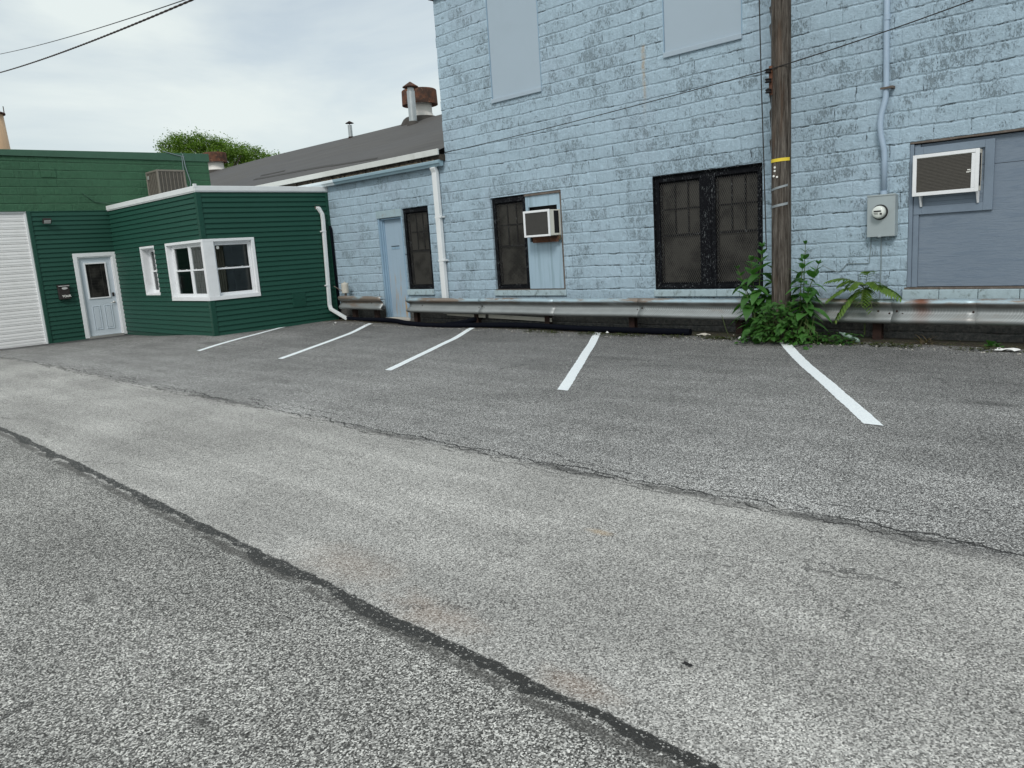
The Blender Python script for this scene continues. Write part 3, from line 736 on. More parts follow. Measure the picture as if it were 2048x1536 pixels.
# siding around the entrance door
DR = (6.60, 7.56, -.3, 2.06)
mb = MB(); siding(mb, mg, 5.78, 7.598, -.12, 3.15, [DR]); mb.build('siding', 'siding', GB)
mb = MB(); holes_wall(mb, mg, 5.74, 7.6, -.2, 3.17, [DR], .12); mb.build('siding_backing', 'sidingtrim', GB)
m = MB(); bx(m, mg, 5.70, 5.785, -.2, 3.15, -.10, .036); bx(m, mg, 5.70, 7.6, 3.15, 3.17, -.01, .024); m.split('corner_trim', 'sidingtrim', GB, bevel=.005)
# overhead door
m = MB(); zz = -.2
k = 0
z = -.09
while z < 3.14:
    z1 = min(z+.178, 3.16)
    o_ = -.06
    bx(m, mg, 2.55, 5.70, z, z1-.007, -.10, o_)
    bx(m, mg, 2.55, 5.70, z+.035, z+.075, o_, o_+.006); bx(m, mg, 2.55, 5.70, z+.10, z+.14, o_, o_+.006)
    z += .178
gd = m.build('garage_door', 'garage', GB, bevel=.005); gd['label'] = 'white ribbed overhead garage door'
m = MB(); bx(m, mg, 2.5, 5.74, -.1, 3.17, -.16, -.101); m.build('door_backing', 'dark', gd)
m = MB(); bx(m, mg, 5.655, 5.70, -.1, 3.16, -.06, -.03); bx(m, mg, 2.55, 5.655, 3.13, 3.17, -.06, -.035); m.build('door_stop', 'white', gd)
# entrance door
m = MB(); frame(m, mg, 6.56, 7.594, -.07, 2.10, .095, .0, .032, wt=.095, wb=0); frame(m, mg, 6.655, 7.499, -.06, 2.005, .03, -.07, .015, wt=.03, wb=0)
m.build('door_frame', 'white', GB, bevel=.005)
m = MB(); holes_wall(m, lambda u, z, o=0.: mg(u, z, o-.03), 6.69, 7.465, -.03, 1.972, [(6.83, 7.31, .95, 1.82)], .04); d = m.build('door', 'bluedoor', GB); d['label'] = 'pale blue entrance door with half height glass'
m = MB(); frame(m, mg, 6.80, 7.34, .92, 1.85, .035, -.03, -.012); m.build('glazing_bead', 'white', d, bevel=.004)
m = MB(); m.quad(mg(6.83, .95, -.05), mg(7.31, .95, -.05), mg(7.31, 1.82, -.05), mg(6.83, 1.82, -.05)); m.build('pane', 'pane', d)
m = MB()
for (u) in (6.93, 7.21): bx(m, mg, u-.004, u+.004, .95, 1.82, -.049, -.046)
for i in range(12): bx(m, mg, 6.94, 7.2, .99+i*.07, .993+i*.07, -.049, -.047)
m.build('blind', 'grille', d)
for u in (6.84, 7.13):
    m = MB(); frame(m, mg, u, u+.20, .12, .74, .018, -.03, -.020); bx(m, mg, u+.04, u+.16, .16, .70, -.03, -.022); m.build('door_panel', 'bluedoor', d, bevel=.006)
m = MB(); bx(m, mg, 7.375, 7.43, .95, 1.05, -.03, -.008); m.build('deadbolt', 'mailbox', d, bevel=.006)
m = MB(); m.lathe([(.028, 0), (.028, .012), (.012, .014), (.012, .045), (.001, .046)], mg(7.40, .80, -.03), 16, 'x'); m.tube([mg(7.40, .80, .012), mg(7.36, .797, .016), mg(7.30, .79, .012)], .008, 8); m.build('door_handle', 'chrome', d, smooth=True)
m = MB(); bx(m, mg, 6.65, 7.5, -.12, -.035, -.1, .05); m.split('threshold', 'chrome', d)
# raised block and cable on the upper wall
m = MB(); bx(m, mg, 6.17, 6.50, 3.98, 4.20, .0, .018); m.build('raised_block', 'greenblock', GB, bevel=.03)

# ------------------------------------------------------------------ bump-out annex
XA, YA = -16.56, 7.6; ml = mapY(YA); mr = mapX(XA)
AN = thing('green_annex', (-19, 9, 0), 'low green vinyl sided annex with white roof trim and a white corner window', 'building')
HL = [(-20.07, -19.19, .95, 2.14), (-18.50, XA+1, .82, 2.15)]
HR = [(YA-1, 8.78, .82, 2.15)]
mb = MB(); siding(mb, ml, XG, XA-.07, .0, 3.15, HL); siding(mb, mr, YA+.07, YW, .03, 3.15, HR)
mb.build('siding', 'siding', AN)
mb = MB()
holes_wall(mb, ml, XG, XA, -.2, 3.16, [(-20.07, -19.19, .95, 2.14, .02), (-18.50, XA, .82, 2.15, .02)])
holes_wall(mb, mr, YA, YW, -.2, 3.16, [(YA, 8.78, .82, 2.15, .02)])
mb.build('wall', 'sidingtrim', AN)
m = MB(); m.box(XA-.075, XA+.034, YA-.034, YA+.075, .02, .82); m.split('corner_trim', 'sidingtrim', AN, bevel=.006)
m = MB(); m.box(XA-.075, XA+.034, YA-.034, YA+.075, 2.15, 3.15); bx(m, mr, YW-.07, YW-.002, .0, 3.15, -.02, .034); m.split('corner_trim', 'sidingtrim', AN, bevel=.006)
m = MB(); m.box(XG+.002, XA+.055, YA-.055, YW-.003, 3.165, 3.275); m.build('roof', 'whitemetal', AN, bevel=.008)
m = MB(); m.box(XG+.01, XA+.04, YA-.04, YW-.002, 3.145, 3.168); m.box(XA+.0, XA+.06, YA-.062, YA+.0, 3.24, 3.315); m.build('roof_edge', 'whitemetal', AN)
# interior room
m = MB(); m.quad((XG+.02, YW-.05, -.1), (XA-.05, YW-.05, -.1), (XA-.05, YW-.05, 3.1), (XG+.02, YW-.05, 3.1))
m.quad((XG+.02, YA+.3, -.1), (XG+.02, YW-.05, -.1), (XG+.02, YW-.05, 3.1), (XG+.02, YA+.3, 3.1))
m.quad((XG, YA, .0), (XA, YA, .0), (XA, YW, .0), (XG, YW, .0)); m.quad((XG, YA+.01, 2.6), (XA, YA+.01, 2.6), (XA, YW, 2.6), (XG, YW, 2.6))
m.build('interior_wall', 'room', AN)
m = MB()
for i in range(26):
    a = 7.9+i*.03; x = -17.9+.02*(i % 2); m.quad((x, a, .9), (x+.02*(1-2*(i % 2)), a+.03, .9), (x+.02*(1-2*(i % 2)), a+.03, 2.2), (x, a, 2.2))
m.build('curtain', 'curtain', AN)
def dh_window(par, mp, u0, u1, z0, z1, zm, dep, label, w=.032, stick=None):
    """double hung: outer frame, two sashes, glass"""
    wd = MB(); frame(wd, mp, u0, u1, z0, z1, .028, -dep-.05, -dep+.02)
    o = wd.build('window', 'white', par, bevel=.003); o['label'] = label
    s = MB(); frame(s, mp, u0+.028, u1-.028, zm-.018, z1-.028, w, -dep-.035, -dep+.004, wt=.034, wb=.036)
    s.build('sash', 'white', o, bevel=.003)
    s = MB(); frame(s, mp, u0+.028, u1-.028, z0+.028, zm+.0175, w, -dep-.03, -dep+.012, wt=.034, wb=.04)
    s.build('sash', 'white', o, bevel=.003)
    p = MB()
    p.quad(mp(u0+.03, zm, -dep-.02), mp(u1-.03, zm, -dep-.02), mp(u1-.03, z1-.04, -dep-.02), mp(u0+.03, z1-.04, -dep-.02))
    p.quad(mp(u0+.03, z0+.04, -dep-.012), mp(u1-.03, z0+.04, -dep-.012), mp(u1-.03, zm, -dep-.012), mp(u0+.03, zm, -dep-.012))
    p.build('pane', 'glass', o)
    l = MB()
    for f_ in (.3, .72):
        u = u0+(u1-u0)*f_; bx(l, mp, u-.018, u+.018, zm+.016, zm+.03, -dep, -dep+.02)
    l.split('latch', 'white', o, bevel=.004)
    if stick:
        q = MB(); q.lathe([(.036, 0), (.036, .002), (.001, .003)], mp(stick[0], stick[1], -dep-.008), 18, stick[2]); q.build('round_sticker', 'tag', o)
    return o
# casing pieces
m = MB()
bx(m, ml, -18.50, XA+.035, 2.09, 2.15, .0, .035); bx(m, mr, YA-.0349, 8.78, 2.09, 2.1499, .0, .0349)
m.build('window_casing', 'white', AN, bevel=.004)
m = MB(); bx(m, ml, -18.50, XA+.042, .82, .905, -.1, .042); bx(m, mr, YA-.0419, 8.78, .82, .9049, -.1, .0419); m.build('window_sill', 'white', AN, bevel=.004)
m = MB(); bx(m, ml, -18.50, -18.44, .905, 2.09, -.12, .035); bx(m, mr, 8.71, 8.78, .905, 2.09, -.11, .034)
bx(m, ml, XA-.05, XA+.032, .905, 2.09, -.15, .032); bx(m, mr, YA+.0, YA+.215, .905, 2.09, -.14, .033)
bx(m, ml, -18.44, XA-.075, 2.07, 2.089, -.12, .0); bx(m, mr, YA+.215, 8.71, 2.07, 2.089, -.12, .0)
m.split('window_post', 'white', AN, bevel=.004)
dh_window(AN, ml, -18.30, -17.42, .905, 2.07, 1.50, .055, 'left sash window of the corner window')
dh_window(AN, ml, -17.415, XA-.05, .905, 2.07, 1.50, .055, 'sash window between mullion and corner post')
m = MB(); bx(m, ml, -18.44, -18.302, .905, 2.07, -.15, -.085); m.build('window_jamb', 'white', AN)
dh_window(AN, mr, YA+.216, 8.705, .905, 2.07, 1.50, .06, 'sash window facing the parking bays', stick=(YA+.345, 1.96, 'x'))
# deep narrow window
m = MB(); frame(m, ml, -20.07, -19.19, .95, 2.14, .03, -.0, .02, wt=.05, wb=.03)
bx(m, ml, -20.04, -20.02, .98, 2.09, -.24, .0); bx(m, ml, -19.24, -19.22, .98, 2.09, -.24, .0); bx(m, ml, -20.02, -19.24, 2.07, 2.09, -.24, .0); bx(m, ml, -20.02, -19.24, .98, 1.0, -.24, .0)
m.build('window_casing', 'white', AN, bevel=.003)
dh_window(AN, ml, -20.02, -19.24, 1.0, 2.07, 1.53, .19, 'deep set narrow window beside the entrance door')
# wall hatch and outlet on right face
m = MB(); bx(m, mr, 9.58, 9.93, .47, .80, .0, .032); h = m.build('wall_hatch', 'sidingtrim', AN, bevel=.004)
m = MB(); bx(m, mr, 10.46, 10.60, 2.72, 2.86, .0, .022); m.build('scupper', 'oldwood', AN)

# ------------------------------------------------------------------ pipes and fittings
dsp = thing('downspout', (-16.4, 10.5, 0), 'white bent downspout on the green annex wall emptying by the drain hose', 'downspout')
def rect_pipe(mb, pts, w, d, side):
    """rectangular pipe along pts; side = width direction"""
    pts = [Vector(p) for p in pts]; side = Vector(side); base = len(mb.v)
    for k, p in enumerate(pts):
        a = (pts[k]-pts[k-1]).normalized() if k else (pts[1]-pts[0]).normalized()
        b_ = (pts[k+1]-pts[k]).normalized() if k < len(pts)-1 else a
        t_ = (a+b_).normalized(); n_ = t_.cross(side).normalized(); sc = 1/max(.5, t_.dot(a))
        for (i, j) in ((-1, -1), (1, -1), (1, 1), (-1, 1)): mb.v.append(tuple(p+side*i*w/2+n_*j*d/2*sc))
    for k in range(len(pts)-1):
        for a in range(4): b_ = (a+1) % 4; mb.f.append((base+k*4+a, base+k*4+b_, base+k*4+4+b_, base+k*4+4+a))
    mb.f.append((base+3, base+2, base+1, base)); e = base+(len(pts)-1)*4; mb.f.append((e, e+1, e+2, e+3)); return mb
m = MB(); rect_pipe(m, [(XA+.03, 10.52, 2.78), (XA+.07, 10.53, 2.76), (XA+.085, 10.60, 2.62), (XA+.08, 10.61, 2.50), (XA+.08, 10.54, .42), (XA+.12, 10.54, .33), (XA+.72, 10.60, .085)], .085, .065, (0, 1, 0))
m.build('pipe', 'downspout', dsp, bevel=.008)
m = MB(); bx(m, mr, 10.49, 10.59, .9, .93, .02, .118); bx(m, mr, 10.53, 10.64, 2.2, 2.23, .02, .118); m.split('pipe_strap', 'downspout', dsp)
ds2 = thing('downspout', (-12.4, 10.7, 0), 'straight white downspout where the low wing meets the tall blue wall', 'downspout')
m = MB(); rect_pipe(m, [(-12.42, 10.73, 3.27), (-12.42, 10.78, 3.17), (-12.415, 10.785, .25)], .14, .09, (1, 0, 0)); m.build('pipe', 'downspout', ds2, bevel=.012)
m = MB()
for z in (1.35, 2.24): m.box(-12.50, -12.30, 10.735, 10.85, z, z+.035)
m.split('pipe_strap', 'downspout', ds2, bevel=.004)

m = MB(); m.tube([(XA+.085, 10.80, .05), (XA+.085, 10.80, 2.25), (XA+.05, 10.80, 2.33)], .032, 10); tag(m.build('corner_tube', 'hose', smooth=True), 'thin black tube in the corner between green annex and blue wing', 'pipe')  # thin black tube put in for a dark vertical strip in this corner
# window air conditioner 1
AC = thing('air_conditioner', (-9.5, 10.6, 1.7), 'boxy cream window air conditioner stuck in the blue panel of the narrow window', 'air conditioner')
m = MB(); m.box(-9.82, -9.20, 10.582, 10.88, 1.715, 2.17); m.build('case', 'cream', AC, bevel=.008)
m = MB(); q = mapY(10.582); frame(m, q, -9.828, -9.192, 1.707, 2.178, .042, .0, .02, wt=.04, wb=.035); m.build('front_frame', 'white', AC, bevel=.005)
m = MB(); bx(m, q, -9.786, -9.234, 1.74, 2.14, .0, .007); m.build('grille', 'grille', AC)
m = MB()
for i in range(16): m.box(-9.2, -9.194, 10.70, 10.82, 1.765+i*.024, 1.775+i*.024)
m.box(-9.2, -9.197, 10.695, 10.825, 1.755, 2.15)
m.build('side_louvre', 'dark', AC)
m = MB()
for i in range(9):
    a = -9.84+i*.078; m.box(a, a+.06, 10.80+.01*(i % 2), 10.826, 1.62+rnd.uniform(-.02, .02), 1.712)
m.build('foam_strip', 'litter', AC, bevel=.006)
m = MB(); m.box(-9.83, -9.20, 10.79, 10.80, 1.60, 1.71); m.build('support_plate', 'rust', AC)
# window air conditioner 2
AC2 = thing('air_conditioner', (-2.9, 10.7, 1.9), 'white framed air conditioner with brown grille in the grey plywood board', 'air conditioner')
m = MB(); m.box(-3.262, -2.54, 10.765, 10.93, 1.868, 2.358); m.build('case', 'cream', AC2, bevel=.006)
q = mapY(10.765); m = MB(); frame(m, q, -3.270, -2.534, 1.862, 2.364, .045, .0, .022, wt=.042, wb=.045); bx(m, q, -2.617, -2.579, 1.907, 2.316, .0, .0218); m.build('front_frame', 'white', AC2, bevel=.004)
m = MB()
bx(m, q, -3.225, -2.617, 1.907, 2.316, .0, .004)
for i in range(24): bx(m, q, -3.225, -2.617, 1.911+i*.0169, 1.911+i*.0169+.008, .004, .010)
m.build('grille', 'grille2', AC2)
m = MB(); m.box(-2.54, -2.536, 10.785, 10.84, 1.93, 2.31)
m.build('side_louvre', 'dark', AC2)
m = MB()
for x in (-3.20, -2.565):
    m.poly([(x, 10.775, 1.866), (x, 10.86, 1.866), (x, 10.86, 1.73), (x, 10.84, 1.73)]); m.poly([(x+.02, 10.775, 1.866), (x+.02, 10.86, 1.866), (x+.02, 10.86, 1.73), (x+.02, 10.84, 1.73)])
    m.quad((x, 10.775, 1.866), (x+.02, 10.775, 1.866), (x+.02, 10.84, 1.73), (x, 10.84, 1.73))
m.split('bracket', 'white', AC2)
m = MB()
for (u, z) in ((-2.66, 2.12), (-2.64, 2.10), (-2.67, 2.095)): bx(m, q, u, u+.035, z, z+.012, .010, .013)
m.build('paint_splash', 'tag', AC2)

# condenser on the annex roof
CN = thing('condenser_unit', (-20.95, 8.85, 3.28), 'square taupe air conditioning condenser on the annex roof', 'condenser')
X0, X1, Y0, Y1, Z0, Z1 = -21.36, -20.62, 8.50, 9.24, 3.30, 4.09
MB().box(X0+.03, X1-.03, Y0+.03, Y1-.03, Z0, Z1-.04).build('coil', 'grille2', CN)
m = MB()
for (x, y) in ((X0, Y0), (X1-.05, Y0), (X0, Y1-.05), (X1-.05, Y1-.05)): m.box(x, x+.05, y, y+.05, Z0, Z1-.04)
m.box(X0, X1, Y0, Y1, Z1-.045, Z1); m.box(X0, X1, Y0, Y1, Z0-.01, Z0+.04); m.build('cabinet', 'condenser', CN, bevel=.012)
m = MB()
for i in range(6):
    y = Y0+.12+i*.1; m.box(X1-.03, X1-.012, y, y+.014, Z0+.04, Z1-.045); x = X0+.12+i*.1; m.box(x, x+.014, Y0+.012, Y0+.03, Z0+.04, Z1-.045)
for i in range(22): z = Z0+.06+i*.031; m.box(X1-.03, X1-.018, Y0+.05, Y1-.05, z, z+.006); m.box(X0+.05, X1-.05, Y0+.018, Y0+.03, z, z+.006)
m.build('guard_grille', 'condenser', CN)
m = MB(); m.box(X0+.08, X0+.19, Y0-.004, Y0+.012, Z1-.20, Z1-.11); m.build('badge', 'chrome', CN, bevel=.004)

# loose cables on the green block wall
cb = MB(); cb.tube([(XG+.03, 9.75, 4.66), (XG+.04, 9.78, 4.3), (XG+.05, 9.86, 3.9), (XG+.05, 9.80, 3.6), (XG+.06, 9.82, 3.28)], .012, 6); cb.tube([(XG+.03, 9.72, 4.6), (XG+.04, 9.70, 4.0), (XG+.05, 9.80, 3.6)], .010, 6); cb.tube([(XG+.03, 9.2, 4.72), (XG+.05, 9.5, 4.64), (XG+.03, 9.78, 4.58)], .012, 6)
tag(cb.build('loose_cable', 'greywire'), 'pale cables hanging down the green block wall above the annex roof', 'cable')
cb = MB(); cb.tube([(XG+.02, 7.02, 3.62), (XG+.03, 7.12, 3.52), (XG+.025, 7.30, 3.38), (XG+.03, 7.7, 3.34), (XG+.04, 7.95, 3.30)], .011, 6)
tag(cb.build('wall_conduit', 'greencap'), 'thin green painted conduit slanting on the block wall above the entrance', 'conduit')

# flood light
FL = thing('flood_light', (-21.77, 6.08, 2.9), 'small dark wall flood light above the mailbox', 'light')
m = MB(); m.lathe([(.045, 0), (.045, .03), (.015, .04), (.015, .07)], mg(6.07, 2.96, .01), 14, 'x'); m.build('mount', 'mailbox', FL, smooth=False)
m = MB(); hx = Matrix.Translation((XG+.12, 6.09, 2.92)) @ Matrix.Rotation(R(38), 4, 'Y')
def obox(mb, mat, sx, sy, sz, off=(0, 0, 0)):
    i = len(mb.v)
    for z in (-1, 1):
        for y in (-1, 1):
            for x in (-1, 1): mb.v.append(tuple(mat @ Vector((off[0]+x*sx/2, off[1]+y*sy/2, off[2]+z*sz/2))))
    for q_ in ((0, 2, 3, 1), (4, 5, 7, 6), (0, 1, 5, 4), (2, 6, 7, 3), (0, 4, 6, 2), (1, 3, 7, 5)): mb.f.append(tuple(i+k for k in q_))
    return mb
obox(m, hx, .06, .19, .13); m.build('housing', 'mailbox', FL, bevel=.008)
m = MB(); obox(m, hx, .006, .15, .09, (.033, 0, 0)); m.build('lens', 'lamplens', FL)

# mailbox
MX = thing('mailbox', (-21.75, 6.22, 1.0), 'small dark wall mailbox with an oval plate beside the entrance door', 'mailbox')
m = MB(); bx(m, mg, 6.085, 6.345, .98, 1.30, .02, .11); m.build('box', 'mailbox', MX, bevel=.012)
m = MB(); bx(m, mg, 6.075, 6.355, 1.30, 1.345, .015, .125); m.build('lid', 'mailbox', MX, bevel=.012)
m = MB(); bx(m, mg, 6.095, 6.345, 1.305, 1.322, .125, .131); m.build('lid_trim', 'lamplens', MX)
m = MB(); m.v = []; n_ = 22
for r_, h_ in ((1, 0), (1, .005), (.8, .007)):
    for a in range(n_): m.v.append(mg(6.235+.068*r_*math.cos(2*math.pi*a/n_), 1.255+.030*r_*math.sin(2*math.pi*a/n_), .11+h_))
for k in range(2):
    for a in range(n_): b_ = (a+1) % n_; m.f.append((k*n_+a, k*n_+b_, k*n_+n_+b_, k*n_+n_+a))
m.f.append(tuple(range(2*n_, 3*n_))); pl = m.build('oval_plate', 'lamplens', MX)
def text_mesh(txt, size, name, mat, parent, loc, rot):
    cu = bpy.data.curves.new(name, 'FONT'); cu.body = txt; cu.size = size; cu.extrude = .0015; cu.offset = .002
    to = bpy.data.objects.new(name+'_tmp', cu); col.objects.link(to)
    dg = bpy.context.evaluated_depsgraph_get(); dg.update()
    me = bpy.data.meshes.new_from_object(to.evaluated_get(dg))
    bpy.data.objects.remove(to); bpy.data.curves.remove(cu)
    me.transform(Matrix.Translation(loc) @ rot.to_4x4()); me.materials.clear(); me.materials.append(M[mat])
    o = bpy.data.objects.new(name, me); col.objects.link(o); o.parent = parent; o.matrix_parent_inverse = Matrix.Translation(-Vector(parent_world(parent))); return o
rx = Matrix(((0, 0, 1), (1, 0, 0), (0, 1, 0)))      # text plane facing +X
text_mesh('YOUR', .075, 'hand_lettering', 'tag', MX, (XG+.1115, 6.15, 1.035), rx)

# meter and conduit
MT = thing('electric_meter', (-3.64, 10.8, 1.4), 'grey electric meter box with a round glass meter between pole and board', 'electric meter')
MB().box(-3.81, -3.462, 10.73, 10.85, 1.385, 1.915).build('enclosure', 'meterbox', MT, bevel=.006)
m = MB(); m.box(-3.815, -3.457, 10.722, 10.75, 1.905, 1.925); m.box(-3.67, -3.63, 10.722, 10.735, 1.378, 1.41); m.split('cover_lip', 'meterbox', MT, bevel=.004)
m = MB(); m.lathe([(.098, -.002), (.098, .012), (.086, .013)], (-3.645, 10.73, 1.70), 32, '-y'); m.build('retaining_ring', 'dark', MT)
m = MB(); m.lathe([(.084, .01), (.082, .05), (.076, .085), (.060, .097), (.03, .10), (.001, .10)], (-3.645, 10.73, 1.70), 32, '-y'); mg_ = m.build('meter_cover', 'meterglass', MT, smooth=True)
m = MB(); m.box(-3.69, -3.60, 10.626, 10.632, 1.705, 1.722); m.box(-3.615, -3.59, 10.626, 10.632, 1.668, 1.69); m.box(-3.69, -3.64, 10.626, 10.632, 1.688, 1.693); m.box(-3.68, -3.635, 10.626, 10.632, 1.676, 1.68); m.build('dial_marks', 'dark', MT)
cd = MB(); cd.tube([(-3.635, 10.80, 6.3), (-3.635, 10.80, 4.0), (-3.622, 10.80, 3.25), (-3.625, 10.79, 3.12), (-3.668, 10.77, 2.92), (-3.675, 10.76, 2.80), (-3.668, 10.765, 2.68), (-3.63, 10.785, 2.48), (-3.625, 10.79, 2.38), (-3.625, 10.79, 1.94)], .036, 14)
CDT = thing('electric_conduit', (-3.63, 10.8, 2), 'pale blue painted conduit rising from the meter box up the wall', 'conduit')
cd.build('pipe', 'conduit', CDT, smooth=True)
m = MB(); m.tube([(-3.63, 10.80, 4.05), (-3.63, 10.80, 4.12)], .041, 14); m.tube([(-3.625, 10.79, 1.92), (-3.625, 10.79, 1.97)], .042, 14); m.split('coupling', 'conduit', CDT)
m = MB(); m.box(-3.68, -3.52, 10.745, 10.76, 3.225, 3.25); m.box(-3.575, -3.53, 10.755, 10.85, 3.222, 3.255); m.split('pipe_strap', 'oldwood', CDT, bevel=.003)
m = MB(); m.tube([(-3.79, 10.84, 1.385), (-3.795, 10.838, 1.22), (-3.81, 10.838, 1.05), (-3.82, 10.838, 1.04), (-4.10, 10.838, 1.045), (-4.16, 10.838, .97), (-4.22, 10.83, .93), (-4.34, 10.80, .99), (-4.42, 10.78, 1.04)], .006, 6)
tag(m.build('ground_wire', 'greywire'), 'thin wire running from meter box left along the blocks to the weeds', 'wire')
m = MB(); m.tube([(-3.66, 10.835, 1.38), (-3.655, 10.835, 1.1), (-3.665, 10.835, .5)], .008, 6)
tag(m.build('ground_wire', 'greywire'), 'thin wire dropping straight down below the meter box', 'wire')
# small lamp at the wing corner
WL = thing('wall_lamp', (-16.2, 10.75, .7), 'small tan weathered lamp standing above the short guard rail', 'lamp')
m = MB(); m.lathe([(.06, .0), (.085, .01), (.088, .22), (.075, .245), (.02, .255), (.02, .275)], (-15.86, 10.62, .71), 16); m.build('lamp_body', 'pvc', WL, smooth=False)
m = MB(); m.tube([(-16.45, 10.70, .88), (-15.93, 10.64, .73)], .011, 6); m.lathe([(.03, 0), (.03, .06)], (-15.86, 10.62, .65), 10); m.split('bracket', 'oldwood', WL)

# ------------------------------------------------------------------ guard rails
prof = [(.004, .160), (.030, .158), (.062, .146), (.080, .122), (.080, .095), (.062, .070), (.024, .036), (.010, .012), (.010, -.012), (.024, -.036), (.062, -.070), (.080, -.095), (.080, -.122), (.062, -.146), (.030, -.158), (.004, -.160)]
def beam(x0, x1, zc0, zc1, out, par, lab=None, endcut=False):
    m = MB(); n = max(2, int((x1-x0)/.12)); k = len(prof)
    for i in range(n+1):
        f_ = i/n; x = x0+(x1-x0)*f_
        zc = zc0+(zc1-zc0)*f_+.004*math.sin(x*2.3); yo = .006*math.sin(x*1.7+1)
        for (o_, z) in prof:
            xe = x
            if i == 0 and endcut: xe = x+.05-o_*.9+abs(z)*.05
            m.v.append((xe, 10.55-o_*1.05-out+yo, zc+z))
    for i in range(n):
        for j in range(k-1): a = i*k+j; m.f.append((a, a+1, a+k+1, a+k))
    o = m.build('beam', 'rail', par, smooth=True, solid=.004)
    return o
RL = thing('guard_rail', (-9, 10.55, 0), 'long corrugated steel guard rail running below the windows of the blue wall', 'guard rail')
zc = lambda x: .447+(x+13.35)*(-.0012)
joints = [-13.36, -11.10, -9.22, -7.32, -5.36, -3.40, -2.53, -.6, 1.3, 3.2]
for i, (a, b_) in enumerate(zip(joints, joints[1:])):
    beam(a, b_+.09, zc(a), zc(b_), .0045*(i % 2), RL, endcut=(i == 0))
posts = [-13.27, -11.34, -9.44, -7.55, -5.60, -3.62, -1.7, .2, 2.1]
for x in posts:
    m = MB(); m.box(x-.055, x+.055, 10.62, 10.632, -.1, .50); m.box(x-.055, x+.055, 10.70, 10.712, -.1, .50); m.box(x-.006, x+.006, 10.632, 10.70, -.1, .50); m.box(x-.05, x+.05, 10.545, 10.619, .35, .55)
    m.build('post', 'postrust', RL)
def bolts(par, xs_):
    m = MB()
    for x in xs_:
        for (dx, dz) in ((0, 0), (-.09, -.03), (.07, -.035)):
            m.lathe([(.013, 0), (.013, .006), (.001, .009)], (x+dx, 10.541-.004, zc(x)+dz), 8, '-y')
    m.build('bolt', 'postrust', par)
bolts(RL, [-12.9]+[j+.05 for j in joints[1:]])
SR = thing('guard_rail', (-15.1, 10.55, 0), 'short steel guard rail piece between the annex and the blue door', 'guard rail')
beam(-15.97, -14.30, .495, .488, 0, SR)
for x in (-15.6, -14.72): MB().box(x-.06, x+.06, 10.62, 10.71, -.1, .5).build('post', 'postrust', SR)
m = MB()
for x in (-15.75, -14.72): m.lathe([(.013, 0), (.013, .006), (.001, .009)], (x, 10.537, .49), 8, '-y')
m.build('bolt', 'postrust', SR)

# boards behind the rail
for (xa, xb, za, zb_, lab) in ((-12.25, -11.1, .235, .20, 'shorter cream board lodged behind the guard rail near the blue door'), (-11.0, -9.35, .20, .155, 'longer cream board lodged behind the guard rail right of the hose branch')):
    m = MB(); m.poly([(xa, 10.64, za), (xb, 10.64, zb_), (xb, 10.64, zb_+.07), (xa, 10.64, za+.07)]); o = m.build('board', 'pvc', solid=.02); tag(o, lab, 'board', 'cream boards behind the guard rail')
# corrugated hose
def catmull(P, n):
    out = []; P = [Vector(p) for p in P]; Q = [P[0]*2-P[1]]+P+[P[-1]*2-P[-2]]
    for i in range(1, len(Q)-2):
        L = (Q[i+1]-Q[i]).length; k = max(2, int(L/n))
        for j in range(k):
            t_ = j/k; a, b_, c_, d_ = Q[i-1:i+3]
            out.append(.5*((2*b_)+(c_-a)*t_+(2*a-5*b_+4*c_-d_)*t_*t_+(3*b_-a-3*c_+d_)*t_**3))
    out.append(P[-1]); return out
HS = thing('drain_hose', (-11, 10.3, 0), 'long black corrugated drain hose lying along the foot of the blue wall', 'hose')
hp = catmull([(-15.95, 10.62, .10), (-15.2, 10.52, .10), (-14.5, 10.47, .115), (-13.75, 10.38, .12), (-13.1, 10.22, .10), (-12.4, 10.12, .09), (-11.7, 10.13, .09), (-11.0, 10.25, .10), (-10.2, 10.36, .11), (-9.4, 10.37, .11), (-8.6, 10.33, .10), (-7.8, 10.30, .10), (-7.0, 10.29, .10), (-6.25, 10.32, .10)], .0125)
m = MB(); m.tube(hp, [.045 + (.006 if (i//1) % 2 else -.003) + (.004 if i > len(hp)-60 else 0) for i in range(len(hp))], 12); m.build('hose', 'hose', HS, smooth=False)
bp = catmull([(-11.75, 10.16, .10), (-11.5, 10.35, .12), (-11.38, 10.6, .16), (-11.38, 10.82, .20)], .0125)
m = MB(); m.tube(bp, [.05+(.006 if i % 2 else -.003) for i in range(len(bp))], 12); m.build('branch_hose', 'hose', HS)

# ------------------------------------------------------------------ utility pole
UP = thing('utility_pole', (-4.74, 10.2, 0), 'weathered brown timber utility pole in front of the blue wall', 'utility pole')
m = MB(); NA = 72; zs = [-.1+i*.25 for i in range(34)]; pr_ = random.Random(5)
groove = [1+pr_.uniform(-.025, .02)-(.09 if pr_.random() < .07 else 0) for _ in range(NA)]
for k, z in enumerate(zs):
    r_ = .127-.0012*z
    for a in range(NA):
        an = 2*math.pi*a/NA; g_ = groove[(a+int(1.5*math.sin(z*.4))) % NA]; w_ = 1+.012*math.sin(3*an+z*.6)+pr_.uniform(-.006, .006)
        m.v.append((-4.745+.0035*z+r_*g_*w_*math.cos(an), 10.2+r_*g_*w_*math.sin(an), z))
for k in range(len(zs)-1):
    for a in range(NA): b_ = (a+1) % NA; m.f.append((k*NA+a, k*NA+b_, (k+1)*NA+b_, (k+1)*NA+a))
m.f.append(tuple((len(zs)-1)*NA+a for a in range(NA))); m.build('shaft', 'pole', UP)
